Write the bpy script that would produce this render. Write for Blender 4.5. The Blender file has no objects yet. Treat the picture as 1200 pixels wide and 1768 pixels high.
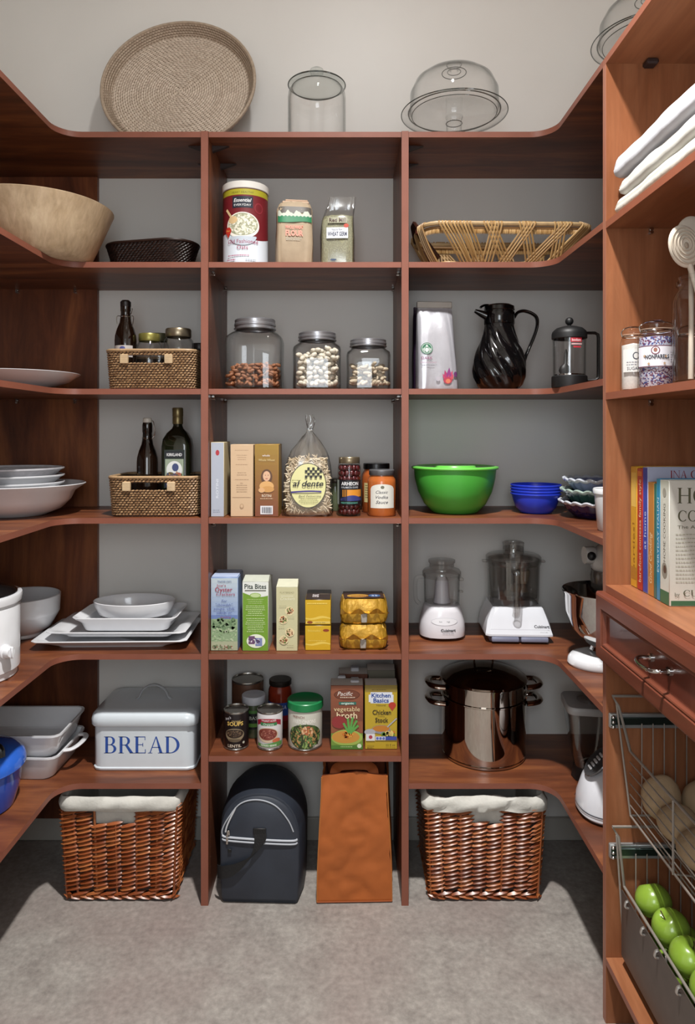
import bpy, bmesh, math, random
from mathutils import Vector, Matrix, noise
random.seed(7)
SC = bpy.context.scene
COL = SC.collection
PI = math.pi
# ------------------------------------------------------------------ camera, world, lights, exposure
F = 1201.0            # focal length in pixels of a 1200 px wide frame
EYE = 1.498
cam_d = bpy.data.cameras.new('camera'); cam = bpy.data.objects.new('camera', cam_d); COL.objects.link(cam)
cam.location = (0, 0, EYE); cam.rotation_euler = (PI / 2, 0, 0)
cam_d.sensor_fit = 'HORIZONTAL'; cam_d.sensor_width = 36; cam_d.lens = 36 * F / 1200
cam_d.shift_x = 10 / 1200; cam_d.shift_y = -139 / 1200; cam_d.clip_start = 0.02
SC.camera = cam
w = bpy.data.worlds.new('world'); SC.world = w; w.use_nodes = True
bg = w.node_tree.nodes['Background']; bg.inputs[0].default_value = (0.92, 0.96, 1.0, 1); bg.inputs[1].default_value = 0.35
def area(name, loc, rot, sx, sy, power, color=(1, 1, 1), shape='RECTANGLE'):
    d = bpy.data.lights.new(name, 'AREA'); d.shape = shape; d.size = sx; d.size_y = sy; d.energy = power; d.color = color
    o = bpy.data.objects.new(name, d); COL.objects.link(o); o.location = loc; o.rotation_euler = rot
    return o
area('ceiling_lamp', (0.08, 1.0, 3.69), (0, 0, 0), 0.14, 0.14, 21, (1.0, 0.985, 0.965), 'DISK')
sd = bpy.data.lights.new('ceiling_downlight', 'SPOT'); sd.energy = 560; sd.color = (1.0, 0.98, 0.95); sd.spot_size = math.radians(104); sd.spot_blend = 1.0; sd.shadow_soft_size = 0.06
so = bpy.data.objects.new('ceiling_downlight', sd); COL.objects.link(so); so.location = (0.08, 1.0, 3.66)
area('doorway_fill', (-0.08, -0.6, 1.78), (PI / 2, 0, 0), 0.7, 1.1, 18, (0.90, 0.95, 1.0))  # added fill lamp, unseen beyond the doorway, brightens the bays from the front
vs = SC.view_settings
SC.display_settings.display_device = 'sRGB'
vs.view_transform = 'Standard'; vs.look = 'None'; vs.gamma = 1.0; vs.exposure = 0.0; vs.use_curve_mapping = False
SC.cycles.max_bounces = 10; SC.cycles.transparent_max_bounces = 32; SC.cycles.diffuse_bounces = 5
SC.cycles.caustics_reflective = False; SC.cycles.caustics_refractive = False

# measured pixel + depth -> metres
def PX(px, Y): return (px - 590.0) * Y / F
def PZ(py, Y): return EYE - (py - 745.0) * Y / F

# ------------------------------------------------------------------ materials
def lin(h):
    h = h.lstrip('#'); out = []
    for i in (0, 2, 4):
        c = int(h[i:i + 2], 16) / 255
        out.append(c / 12.92 if c <= 0.04045 else ((c + 0.055) / 1.055) ** 2.4)
    return (out[0], out[1], out[2], 1)
_mats = {}
def new_mat(name):
    m = bpy.data.materials.new(name); m.use_nodes = True
    nt = m.node_tree; b = nt.nodes['Principled BSDF']
    return m, nt, b
def M(h, rough=0.5, metal=0.0, spec=0.5, var=0.05, vs=30.0, bump=0.0, bs=60.0, coat=0.0, stretch=(1, 1, 1), trans=0.0, sheen=0.0):
    k = (h, rough, metal, spec, var, vs, bump, bs, coat, stretch, trans, sheen)
    if k in _mats: return _mats[k]
    m, nt, b = new_mat('finish_' + h.lstrip('#'))
    N, L = nt.nodes, nt.links
    c = lin(h)
    b.inputs['Roughness'].default_value = rough; b.inputs['Metallic'].default_value = metal
    b.inputs['Specular IOR Level'].default_value = spec; b.inputs['Coat Weight'].default_value = coat
    if sheen: b.inputs['Sheen Weight'].default_value = sheen
    if trans: b.inputs['Subsurface Weight'].default_value = trans; b.inputs['Subsurface Radius'].default_value = (0.02, 0.02, 0.02)
    tc = N.new('ShaderNodeTexCoord'); mp = N.new('ShaderNodeMapping'); mp.inputs['Scale'].default_value = stretch
    L.new(tc.outputs['Object'], mp.inputs['Vector'])
    if var > 0:
        n = N.new('ShaderNodeTexNoise'); n.inputs['Scale'].default_value = vs; n.inputs['Detail'].default_value = 4
        L.new(mp.outputs[0], n.inputs['Vector'])
        r = N.new('ShaderNodeValToRGB')
        r.color_ramp.elements[0].position = 0.3; r.color_ramp.elements[1].position = 0.7
        r.color_ramp.elements[0].color = tuple(x * (1 - var) for x in c[:3]) + (1,)
        r.color_ramp.elements[1].color = tuple(min(1, x * (1 + var)) for x in c[:3]) + (1,)
        L.new(n.outputs['Fac'], r.inputs[0]); L.new(r.outputs[0], b.inputs['Base Color'])
    else:
        b.inputs['Base Color'].default_value = c
    if bump > 0:
        n2 = N.new('ShaderNodeTexNoise'); n2.inputs['Scale'].default_value = bs; n2.inputs['Detail'].default_value = 3
        L.new(mp.outputs[0], n2.inputs['Vector'])
        bp = N.new('ShaderNodeBump'); bp.inputs['Strength'].default_value = bump; bp.inputs['Distance'].default_value = 0.004
        L.new(n2.outputs['Fac'], bp.inputs['Height']); L.new(bp.outputs[0], b.inputs['Normal'])
    _mats[k] = m
    return m
def wood(name, axis, cols, rough=0.4, scale=7.0, along=0.16):
    """laminate with a cathedral-like grain running along axis"""
    k = ('wood', name, axis)
    if k in _mats: return _mats[k]
    m, nt, b = new_mat(name + '_' + 'xyz'[axis]); N, L = nt.nodes, nt.links
    tc = N.new('ShaderNodeTexCoord'); mp = N.new('ShaderNodeMapping')
    s = [scale] * 3; s[axis] = scale * along; mp.inputs['Scale'].default_value = s
    L.new(tc.outputs['Object'], mp.inputs['Vector'])
    n = N.new('ShaderNodeTexNoise'); n.inputs['Scale'].default_value = 1.6; n.inputs['Detail'].default_value = 7; n.inputs['Roughness'].default_value = 0.62
    n.inputs['Distortion'].default_value = 0.6
    L.new(mp.outputs[0], n.inputs['Vector'])
    r = N.new('ShaderNodeValToRGB'); e = r.color_ramp.elements
    e[0].position = 0.33; e[0].color = lin(cols[0]); e[1].position = 0.66; e[1].color = lin(cols[2])
    x = e.new(0.5); x.color = lin(cols[1])
    L.new(n.outputs['Fac'], r.inputs[0])
    mp2 = N.new('ShaderNodeMapping'); s2 = [95.0] * 3; s2[axis] = 5.0; mp2.inputs['Scale'].default_value = s2
    L.new(tc.outputs['Object'], mp2.inputs['Vector'])
    n2 = N.new('ShaderNodeTexNoise'); n2.inputs['Scale'].default_value = 1.0; n2.inputs['Detail'].default_value = 3
    L.new(mp2.outputs[0], n2.inputs['Vector'])
    mx = N.new('ShaderNodeMixRGB'); mx.blend_type = 'OVERLAY'; mx.inputs[0].default_value = 0.25
    L.new(r.outputs[0], mx.inputs[1]); L.new(n2.outputs['Fac'], mx.inputs[2]); L.new(mx.outputs[0], b.inputs['Base Color'])
    b.inputs['Roughness'].default_value = rough; b.inputs['Specular IOR Level'].default_value = 0.4
    _mats[k] = m
    return m
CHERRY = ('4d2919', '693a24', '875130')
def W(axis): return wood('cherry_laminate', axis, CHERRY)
EDGE = M('824d3c', 0.42, var=0.05, vs=18)
def glass(name, tint='ffffff', edge='5c6260', refl=0.7, base=0.03, rough=0.01):
    """clear thin glass: see-through face on, mirror-like and darker towards its outline"""
    k = ('glass', name)
    if k in _mats: return _mats[k]
    m = bpy.data.materials.new(name); m.use_nodes = True; nt = m.node_tree; N, L = nt.nodes, nt.links
    for x in list(N): N.remove(x)
    out = N.new('ShaderNodeOutputMaterial'); t = N.new('ShaderNodeBsdfTransparent'); g = N.new('ShaderNodeBsdfGlossy')
    g.inputs['Roughness'].default_value = rough; g.inputs['Color'].default_value = (0.95, 0.97, 0.97, 1)
    lw = N.new('ShaderNodeLayerWeight'); lw.inputs['Blend'].default_value = 0.5
    p = N.new('ShaderNodeMath'); p.operation = 'POWER'; p.inputs[1].default_value = 4.5
    L.new(lw.outputs['Facing'], p.inputs[0])
    mr = N.new('ShaderNodeMapRange'); mr.inputs[3].default_value = base; mr.inputs[4].default_value = refl
    L.new(p.outputs[0], mr.inputs[0])
    cr = N.new('ShaderNodeMixRGB'); cr.inputs[1].default_value = lin(tint); cr.inputs[2].default_value = lin(edge)
    p2 = N.new('ShaderNodeMath'); p2.operation = 'POWER'; p2.inputs[1].default_value = 5.0
    L.new(lw.outputs['Facing'], p2.inputs[0]); L.new(p2.outputs[0], cr.inputs[0]); L.new(cr.outputs[0], t.inputs['Color'])
    mx = N.new('ShaderNodeMixShader'); L.new(mr.outputs[0], mx.inputs[0]); L.new(t.outputs[0], mx.inputs[1]); L.new(g.outputs[0], mx.inputs[2])
    L.new(mx.outputs[0], out.inputs['Surface'])
    _mats[k] = m
    return m
GLASS = glass('clear_glass')
SMOKE = glass('smoked_plastic', 'eeedec', '6a6664', 0.7, 0.09)
CLEARBAG = glass('clear_film', 'fdfdfd', 'c8c8c8', 0.6, 0.14, 0.16)
RIMG = glass('glass_rim', '9aa09e', '2c302f', 0.6, 0.15)
def islands(name, cols, rough=0.45, bump=0.0, spec=0.5):
    """every strand its own shade"""
    k = ('isl', name)
    if k in _mats: return _mats[k]
    m, nt, b = new_mat(name); N, L = nt.nodes, nt.links
    g = N.new('ShaderNodeNewGeometry'); r = N.new('ShaderNodeValToRGB'); e = r.color_ramp.elements
    e[0].position = 0; e[0].color = lin(cols[0]); e[1].position = 1; e[1].color = lin(cols[-1])
    for i, c in enumerate(cols[1:-1]):
        x = e.new((i + 1) / (len(cols) - 1)); x.color = lin(c)
    L.new(g.outputs['Random Per Island'], r.inputs[0]); L.new(r.outputs[0], b.inputs['Base Color'])
    b.inputs['Roughness'].default_value = rough; b.inputs['Specular IOR Level'].default_value = spec
    _mats[k] = m
    return m
WHITE = M('d9dadd', 0.18, var=0.02, coat=0.3)
CERAMIC = M('dcdde0', 0.15, var=0.015, coat=0.4)
CHROME = M('c9c8c6', 0.08, metal=1.0, var=0.02)
STEEL = M('b9b4ae', 0.13, metal=1.0, var=0.03)
NICKEL = M('8d8a86', 0.3, metal=1.0, var=0.05)
BLACK = M('0d0d0e', 0.25, var=0.05)
BLACKM = M('141415', 0.5, var=0.08)

# ------------------------------------------------------------------ mesh building
class MB:
    def __init__(s): s.v = []; s.f = []; s.m = []; s.mats = []
    def mi(s, mat):
        if mat not in s.mats: s.mats.append(mat)
        return s.mats.index(mat)
    def add(s, vs, fs, mat):
        o = len(s.v); k = s.mi(mat)
        s.v += [tuple(x) for x in vs]
        for f in fs: s.f.append(tuple(i + o for i in f)); s.m.append(k)
        return s
    def build(s, name, parent=None, loc=None, angle=40, rz=0.0):
        me = bpy.data.meshes.new(name); me.from_pydata(s.v, [], s.f)
        for x in s.mats: me.materials.append(x)
        me.polygons.foreach_set('material_index', s.m)
        me.polygons.foreach_set('use_smooth', [True] * len(s.f))
        me.update()
        try: me.set_sharp_from_angle(angle=math.radians(angle))
        except Exception: pass
        o = bpy.data.objects.new(name, me); COL.objects.link(o)
        if parent is not None: o.parent = parent
        if loc is not None: o.location = loc
        if rz: o.rotation_euler = (0, 0, rz)
        return o
def box(mb, x0, x1, y0, y1, z0, z1, mat, bev=0.0, seg=1):
    if bev <= 0:
        vs = [(x0, y0, z0), (x1, y0, z0), (x1, y1, z0), (x0, y1, z0), (x0, y0, z1), (x1, y0, z1), (x1, y1, z1), (x0, y1, z1)]
        mb.add(vs, [(0, 3, 2, 1), (4, 5, 6, 7), (0, 1, 5, 4), (1, 2, 6, 5), (2, 3, 7, 6), (3, 0, 4, 7)], mat)
        return mb
    bm = bmesh.new(); bmesh.ops.create_cube(bm, size=1.0)
    for v in bm.verts:
        v.co = Vector(((x0 + x1) / 2 + v.co.x * (x1 - x0), (y0 + y1) / 2 + v.co.y * (y1 - y0), (z0 + z1) / 2 + v.co.z * (z1 - z0)))
    bmesh.ops.bevel(bm, geom=list(bm.edges), offset=bev, segments=seg, profile=0.5, affect='EDGES')
    bm.verts.index_update()
    mb.add([v.co[:] for v in bm.verts], [[v.index for v in f.verts] for f in bm.faces], mat); bm.free()
    return mb
def sg(x, p): return math.copysign(abs(x) ** p, x)
def ring(rx, ry, z, n=2.0, seg=32, cx=0.0, cy=0.0, fn=None):
    out = []
    for i in range(seg):
        a = 2 * PI * i / seg; k = fn(a) if fn else 1.0
        out.append((cx + rx * k * sg(math.cos(a), 2 / n), cy + ry * k * sg(math.sin(a), 2 / n), z))
    return out
def loft(mb, rings, mat, cap0=True, cap1=True, closed=True):
    n = len(rings[0]); vs = [p for r in rings for p in r]; fs = []
    for i in range(len(rings) - 1):
        for j in range(n if closed else n - 1):
            k = (j + 1) % n
            fs.append((i * n + j, i * n + k, (i + 1) * n + k, (i + 1) * n + j))
    if cap0: fs.append(tuple(reversed(range(n))))
    if cap1: fs.append(tuple(range((len(rings) - 1) * n, len(rings) * n)))
    mb.add(vs, fs, mat); return mb
def lathe(mb, prof, mat, seg=32, cx=0.0, cy=0.0, cz=0.0, sy=1.0, fn=None):
    """(r, z) profile turned round a vertical axis; r = 0 closes with a point"""
    vs = []; idx = []
    for r, z in prof:
        if r < 1e-6: idx.append([len(vs)]); vs.append((cx, cy, cz + z))
        else:
            idx.append(list(range(len(vs), len(vs) + seg)))
            for j in range(seg):
                a = 2 * PI * j / seg; q = r * (fn(a, z) if fn else 1)
                vs.append((cx + q * math.cos(a), cy + q * sy * math.sin(a), cz + z))
    fs = []
    for a, b in zip(idx[:-1], idx[1:]):
        for j in range(seg):
            k = (j + 1) % seg
            if len(a) == 1 and len(b) == 1: break
            if len(a) == 1: fs.append((a[0], b[k], b[j]))
            elif len(b) == 1: fs.append((a[j], a[k], b[0]))
            else: fs.append((a[j], a[k], b[k], b[j]))
    mb.add(vs, fs, mat); return mb
def path(pts, n=6, closed=False):
    P = [Vector(p) for p in pts]; out = []; N = len(P)
    for i in range(N if closed else N - 1):
        g = (lambda k: P[k % N]) if closed else (lambda k: P[max(0, min(N - 1, k))])
        a, b, c, d = g(i - 1), g(i), g(i + 1), g(i + 2)
        for t in range(n):
            t = t / n
            out.append(0.5 * (2 * b + (c - a) * t + (2 * a - 5 * b + 4 * c - d) * t * t + (3 * b - a - 3 * c + d) * t ** 3))
    if not closed: out.append(P[-1])
    return out
def tube(mb, pts, r, mat, seg=8, closed=False, wide=1.0, up=None):
    P = [Vector(p) for p in pts]; n = len(P); R = r if isinstance(r, (list, tuple)) else [r] * n
    rings = []; ref = None
    for i in range(n):
        if closed: t = P[(i + 1) % n] - P[i - 1]
        else: t = P[min(n - 1, i + 1)] - P[max(0, i - 1)]
        if t.length < 1e-9: t = Vector((0, 0, 1))
        t.normalize()
        if ref is None:
            ref = Vector(up) if up else (Vector((0, 0, 1)) if abs(t.z) < 0.9 else Vector((1, 0, 0)))
        ref = ref - t * ref.dot(t)
        if ref.length < 1e-6: ref = t.orthogonal()
        ref.normalize(); bn = t.cross(ref)
        rings.append([tuple(P[i] + ref * (R[i] * math.sin(2 * PI * k / seg)) + bn * (R[i] * wide * math.cos(2 * PI * k / seg))) for k in range(seg)])
    if closed: rings.append(rings[0])
    loft(mb, rings, mat, not closed, not closed); return mb
def prism(mb, poly, z0, z1, mat, matside=None):
    n = len(poly)
    vs = [(x, y, z0) for x, y in poly] + [(x, y, z1) for x, y in poly]
    mb.add(vs, [tuple(reversed(range(n))), tuple(range(n, 2 * n))], mat)
    mb.add(vs, [(i, (i + 1) % n, n + (i + 1) % n, n + i) for i in range(n)], matside or mat); return mb
def ball(mb, c, rx, ry, rz, mat, seg=16, rows=10):
    prof = [(math.sin(PI * i / rows), -math.cos(PI * i / rows)) for i in range(rows + 1)]
    vs = MB(); lathe(vs, [(p[0] if 0 < i < rows else 0, p[1]) for i, p in enumerate(prof)], mat, seg)
    mb.add([(c[0] + x * rx, c[1] + y * ry, c[2] + z * rz) for x, y, z in vs.v], vs.f, mat); return mb
def turned(mb, M4):
    mb.v = [tuple(M4 @ Vector(p)) for p in mb.v]; return mb

# ------------------------------------------------------------------ things, parts
def thing(name, label, cat, loc=(0, 0, 0), rz=0.0, group=None):
    o = bpy.data.objects.new(name, None); COL.objects.link(o); o.empty_display_size = 0.05
    o.location = loc; o.rotation_euler = (0, 0, rz); o['label'] = label; o['category'] = cat
    if group: o['group'] = group
    return o
def tag(o, label, cat, group=None):
    o['label'] = label; o['category'] = cat
    if group: o['group'] = group
    return o
def struct(o): o['kind'] = 'structure'; return o
def stuff(o): o['kind'] = 'stuff'; return o
def copy_tree(o, parent=None):
    c = o.copy(); COL.objects.link(c); c.parent = parent
    for ch in list(o.children): copy_tree(ch, c)
    return c

# ------------------------------------------------------------------ printing on surfaces
_glyph = {}
def text_mesh(s, shear=0.0, bold=0.0):
    k = (s, shear, bold)
    if k in _glyph: return _glyph[k]
    c = bpy.data.curves.new('t', 'FONT'); c.body = s; c.size = 1.0; c.shear = shear; c.offset = bold; c.resolution_u = 2
    o = bpy.data.objects.new('t', c); COL.objects.link(o)
    me = o.to_mesh()
    vs = [(v.co.x, v.co.y) for v in me.vertices]; fs = [tuple(p.vertices) for p in me.polygons]
    o.to_mesh_clear(); bpy.data.objects.remove(o); bpy.data.curves.remove(c)
    x0 = min([v[0] for v in vs] or [0]); x1 = max([v[0] for v in vs] or [1])
    _glyph[k] = (vs, fs, x0, x1); return _glyph[k]
T_, H_ = 0.15, 0.05
def _arc(cx, cy, rx, ry, ix, iy, a0, a1, n=14, dx=0.0):
    vs, fs = [], []
    for i in range(n + 1):
        a = math.radians(a0 + (a1 - a0) * i / n)
        vs += [(cx + rx * math.cos(a), cy + ry * math.sin(a)), (cx + dx + ix * math.cos(a), cy + iy * math.sin(a))]
        if i: fs.append((2 * i - 2, 2 * i, 2 * i + 1, 2 * i - 1))
    return vs, fs
def _bar(x0, x1, y0, y1, sk0=0.0): return [(x0 + sk0 * 0, y0), (x1, y0), (x1 + sk0, y1), (x0 + sk0, y1)], [(0, 1, 2, 3)]
def _stem(x): return [_bar(x, x + T_, 0, 1), _bar(x - .07, x + T_ + .07, 0, .035), _bar(x - .07, x + T_ + .07, .965, 1)]
SERIF = {
    'H': (.98, _stem(.09) + _stem(.72) + [_bar(.2, .75, .48, .53)]),
    'I': (.36, _stem(.1)),
    'E': (.74, _stem(.09) + [_bar(.2, .64, 0, .045), _bar(.2, .62, .955, 1), _bar(.2, .5, .49, .535), _bar(.6, .64, 0, .24), _bar(.585, .62, .78, 1), _bar(.47, .505, .4, .62)]),
    'D': (.9, _stem(.09) + [_arc(.3, .5, .52, .5, .36, .455, -90, 90), _bar(.2, .31, 0, .045), _bar(.2, .31, .955, 1)]),
    'B': (.78, _stem(.09) + [_arc(.35, .745, .27, .255, .13, .21, -90, 90), _arc(.36, .265, .33, .265, .18, .22, -90, 90), _bar(.2, .36, 0, .045), _bar(.2, .36, .955, 1), _bar(.2, .36, .485, .53)]),
    'R': (.86, _stem(.09) + [_arc(.37, .735, .28, .265, .14, .22, -90, 90), _bar(.2, .38, .955, 1), _bar(.2, .4, .47, .515), ([(.36, .5), (.52, .5), (.84, 0), (.65, 0)], [(0, 1, 2, 3)]), _bar(.63, .88, 0, .035)]),
    'A': (.92, [([(.1, 0), (.155, 0), (.46, .9), (.44, 1)], [(0, 1, 2, 3)]), ([(.65, 0), (.82, 0), (.5, 1), (.44, 1)], [(0, 1, 2, 3)]), _bar(.24, .66, .33, .375), _bar(.02, .26, 0, .035), _bar(.56, .92, 0, .035)]),
    'C': (.92, [_arc(.5, .5, .45, .52, .3, .465, 42, 318, 22, .02), _bar(.79, .83, .68, .95)]),
    'O': (1.0, [_arc(.5, .5, .45, .52, .3, .465, 0, 360, 28)]),
    'G': (.98, [_arc(.5, .5, .45, .52, .3, .465, 42, 318, 22, .02), _bar(.79, .83, .68, .95), _bar(.72, .86, .08, .42), _bar(.6, .95, .4, .44)]),
    'N': (.98, [_bar(.1, .15, 0, 1), _bar(.82, .87, 0, 1), ([(.06, 1), (.2, 1), (.87, 0), (.8, 0)], [(0, 1, 2, 3)]), _bar(.02, .24, 0, .035), _bar(.72, .96, .965, 1)]),
    'T': (.8, [_bar(.33, .48, 0, 1), _bar(.24, .57, 0, .035), _bar(.04, .77, .955, 1), _bar(.04, .075, .76, 1), _bar(.735, .77, .76, 1)]),
    'M': (1.16, [_bar(.12, .17, 0, 1), _stem(.9)[0], ([(.06, 1), (.22, 1), (.6, .05), (.54, .05)], [(0, 1, 2, 3)]), ([(.54, .05), (.6, .05), (.98, 1), (.9, 1)], [(0, 1, 2, 3)]), _bar(.03, .26, 0, .035), _bar(.83, 1.12, 0, .035)]),
    'K': (.92, _stem(.09) + [([(.24, .42), (.3, .42), (.78, 1), (.7, 1)], [(0, 1, 2, 3)]), ([(.36, .56), (.48, .66), (.88, 0), (.7, 0)], [(0, 1, 2, 3)]), _bar(.62, .92, 0, .035), _bar(.6, .86, .965, 1)]),
    'U': (.94, [_bar(.1, .25, .32, 1), _bar(.76, .81, .32, 1), _arc(.455, .33, .355, .35, .205, .305, 180, 360, 16), _bar(.02, .33, .965, 1), _bar(.67, .9, .965, 1)]),
    ' ': (.4, []),
}
class Print:
    """flat print laid on a surface; fmap(u, v, lift) gives the point"""
    def __init__(s, fmap, step=0.00012, curved=False): s.f = fmap; s.mb = MB(); s.k = 1; s.step = step; s.curved = curved
    def _add(s, vs, fs, mat):
        o = s.k * s.step
        s.mb.add([s.f(u, v, o) for u, v in vs], fs, mat)
    def next(s): s.k += 1
    def col(s, c): return c if not isinstance(c, str) else M(c, 0.45, var=0.0)
    def strip(s, u0, u1, lo, hi, c, n=None):
        n = n or (max(1, int(abs(u1 - u0) / 0.006)) if s.curved else 12)
        vs, fs = [], []
        for i in range(n + 1):
            u = u0 + (u1 - u0) * i / n; vs += [(u, lo(u)), (u, hi(u))]
            if i: fs.append((2 * i - 2, 2 * i, 2 * i + 1, 2 * i - 1))
        s._add(vs, fs, s.col(c)); s.next()
    def rect(s, u0, v0, u1, v1, c):
        s.strip(u0, u1, lambda u: v0, lambda u: v1, c, None if s.curved else 1)
    def ell(s, u, v, a, b, c, n=20):
        vs, fs = [], []
        for i in range(n + 1):
            t = PI * i / n; x = -a * math.cos(t); y = b * math.sin(t); vs += [(u + x, v - y), (u + x, v + y)]
            if i: fs.append((2 * i - 2, 2 * i, 2 * i + 1, 2 * i - 1))
        s._add(vs, fs, s.col(c)); s.next()
    def poly(s, pts, c): s._add(pts, [tuple(range(len(pts)))], s.col(c)); s.next()
    def line(s, u0, v0, u1, v1, w, c):
        d = Vector((u1 - u0, v1 - v0)); q = Vector((-d.y, d.x)).normalized() * w / 2
        s.poly([(u0 - q.x, v0 - q.y), (u1 - q.x, v1 - q.y), (u1 + q.x, v1 + q.y), (u0 + q.x, v0 + q.y)], c)
    def scatter(s, u, v, a, b, n, size, cols, asp=0.5, seed=1, box_=False):
        rg = random.Random(seed)
        for c in cols:
            vs, fs = [], []
            for i in range(n // len(cols)):
                if box_: x, y = rg.uniform(-a, a), rg.uniform(-b, b)
                else:
                    r = math.sqrt(rg.random()); t = rg.uniform(0, 2 * PI); x, y = a * r * math.cos(t), b * r * math.sin(t)
                q = rg.uniform(0, PI); L = size * rg.uniform(.6, 1.2); Wd = L * asp; o = len(vs)
                for k in range(6):
                    w_ = 2 * PI * k / 6; ex, ey = L * math.cos(w_), Wd * math.sin(w_)
                    vs.append((u + x + ex * math.cos(q) - ey * math.sin(q), v + y + ex * math.sin(q) + ey * math.cos(q)))
                fs.append(tuple(range(o, o + 6)))
            s._add(vs, fs, s.col(c)); s.next()
    def text(s, t, u, v, h, c, align='C', w=None, shear=0.0, bold=0.0, arch=0.0, rot=0.0):
        vs, fs, x0, x1 = text_mesh(t, shear, bold)
        sy = h / 0.73; sx = sy
        if w: sx = w / max(1e-6, x1 - x0)
        W_ = (x1 - x0) * sx; o = {'C': -W_ / 2, 'L': 0, 'R': -W_}[align]
        pts = []
        for x, y in vs:
            a, b = (x - x0) * sx + o, y * sy
            if arch: b += arch * (1 - (2 * a / W_) ** 2)
            if rot: a, b = a * math.cos(rot) - b * math.sin(rot), a * math.sin(rot) + b * math.cos(rot)
            pts.append((u + a, v + b))
        s._add(pts, fs, s.col(c)); s.next()
    def serif(s, t, u, v, h, c, align='C', sx=1.0, rot=0.0):
        W_ = sum(SERIF[ch][0] for ch in t) * h * sx; x = {'C': -W_ / 2, 'L': 0, 'R': -W_}[align]
        for ch in t:
            adv, parts = SERIF[ch]
            for vs, fs in parts:
                pts = []
                for a, b in vs:
                    a, b = x + a * h * sx, b * h
                    if rot: a, b = a * math.cos(rot) - b * math.sin(rot), a * math.sin(rot) + b * math.cos(rot)
                    pts.append((u + a, v + b))
                s._add(pts, fs, s.col(c))
            x += adv * h * sx
        s.next()
    def lines(s, u0, u1, vtop, n, gap, th, c, seed=1, center=False):
        """small print too far off to read: ragged rules"""
        rg = random.Random(seed)
        vs, fs = [], []
        for i in range(n):
            v = vtop - i * gap; x = u0
            L = u1 - (u1 - u0) * rg.uniform(0, .3)
            sh = (u1 - L) / 2 if center else 0
            while x < L:
                e = min(L, x + rg.uniform(.002, .007)); o = len(vs)
                vs += [(x + sh, v), (e + sh, v), (e + sh, v + th), (x + sh, v + th)]; fs.append((o, o + 1, o + 2, o + 3)); x = e + 0.0015
        if vs: s._add(vs, fs, s.col(c)); s.next()
    def build(s, name, parent): return s.mb.build(name, parent, angle=80)
def front(d, tilt=0.0): return lambda u, v, o: (u, -d / 2 - o + v * tilt, v)
def side(wd): return lambda u, v, o: (wd / 2 + o, u, v)
def topf(h): return lambda u, v, o: (u, v, h + o)
def cyl(R, rot=0.0):
    g = R if callable(R) else (lambda v: R)
    return lambda u, v, o: ((g(v) + o) * math.sin(u / g(0.05) + rot), -(g(v) + o) * math.cos(u / g(0.05) + rot), v)

# ------------------------------------------------------------------ weaving
def spindle(mb, p, t, n, L, Wd, H, mat):
    t = Vector(t).normalized(); n = Vector(n).normalized(); b = t.cross(n); p = Vector(p)
    vs = [p - t * L / 2 - n * H * .5]; 
    for k, q in ((-.3, .75), (0, 1.0), (.3, .75)):
        c = p + t * L * k
        vs += [c + b * Wd / 2 * q, c + n * H * q, c - b * Wd / 2 * q, c - n * H * .6]
    vs.append(p + t * L / 2 - n * H * .5)
    fs = [(0, 2, 1), (0, 3, 2), (0, 4, 3), (0, 1, 4)]
    for r in (0, 1):
        o = 1 + 4 * r
        for k in range(4): j = (k + 1) % 4; fs.append((o + k, o + j, o + 4 + j, o + 4 + k))
    o = 9; fs += [(13, o, o + 1), (13, o + 1, o + 2), (13, o + 2, o + 3), (13, o + 3, o)]
    mb.add(vs, fs, mat)
def rrect(w_, d_, r, s):
    """point and outward normal on a rounded rectangle, s in 0..1 starting at the front's left end"""
    a, b = w_ - 2 * r, d_ - 2 * r; q = PI * r / 2; per = 2 * a + 2 * b + 4 * q; x = (s % 1.0) * per
    segs = [('l', a, (-a / 2, -d_ / 2), (1, 0), (0, -1)), ('c', q, (a / 2, -b / 2), -PI / 2), ('l', b, (w_ / 2, -b / 2), (0, 1), (1, 0)), ('c', q, (a / 2, b / 2), 0),
            ('l', a, (a / 2, d_ / 2), (-1, 0), (0, 1)), ('c', q, (-a / 2, b / 2), PI / 2), ('l', b, (-w_ / 2, b / 2), (0, -1), (-1, 0)), ('c', q, (-a / 2, -b / 2), PI)]
    for g in segs:
        if x <= g[1] + 1e-9:
            if g[0] == 'l': return (g[2][0] + g[3][0] * x, g[2][1] + g[3][1] * x), g[4], g[3]
            an = g[3] + x / r if r > 0 else g[3]
            c, s_ = math.cos(an), math.sin(an)
            return (g[2][0] + r * c, g[2][1] + r * s_), (c, s_), (-s_, c)
        x -= g[1]
    return (-a / 2, -d_ / 2), (0, -1), (1, 0)
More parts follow.
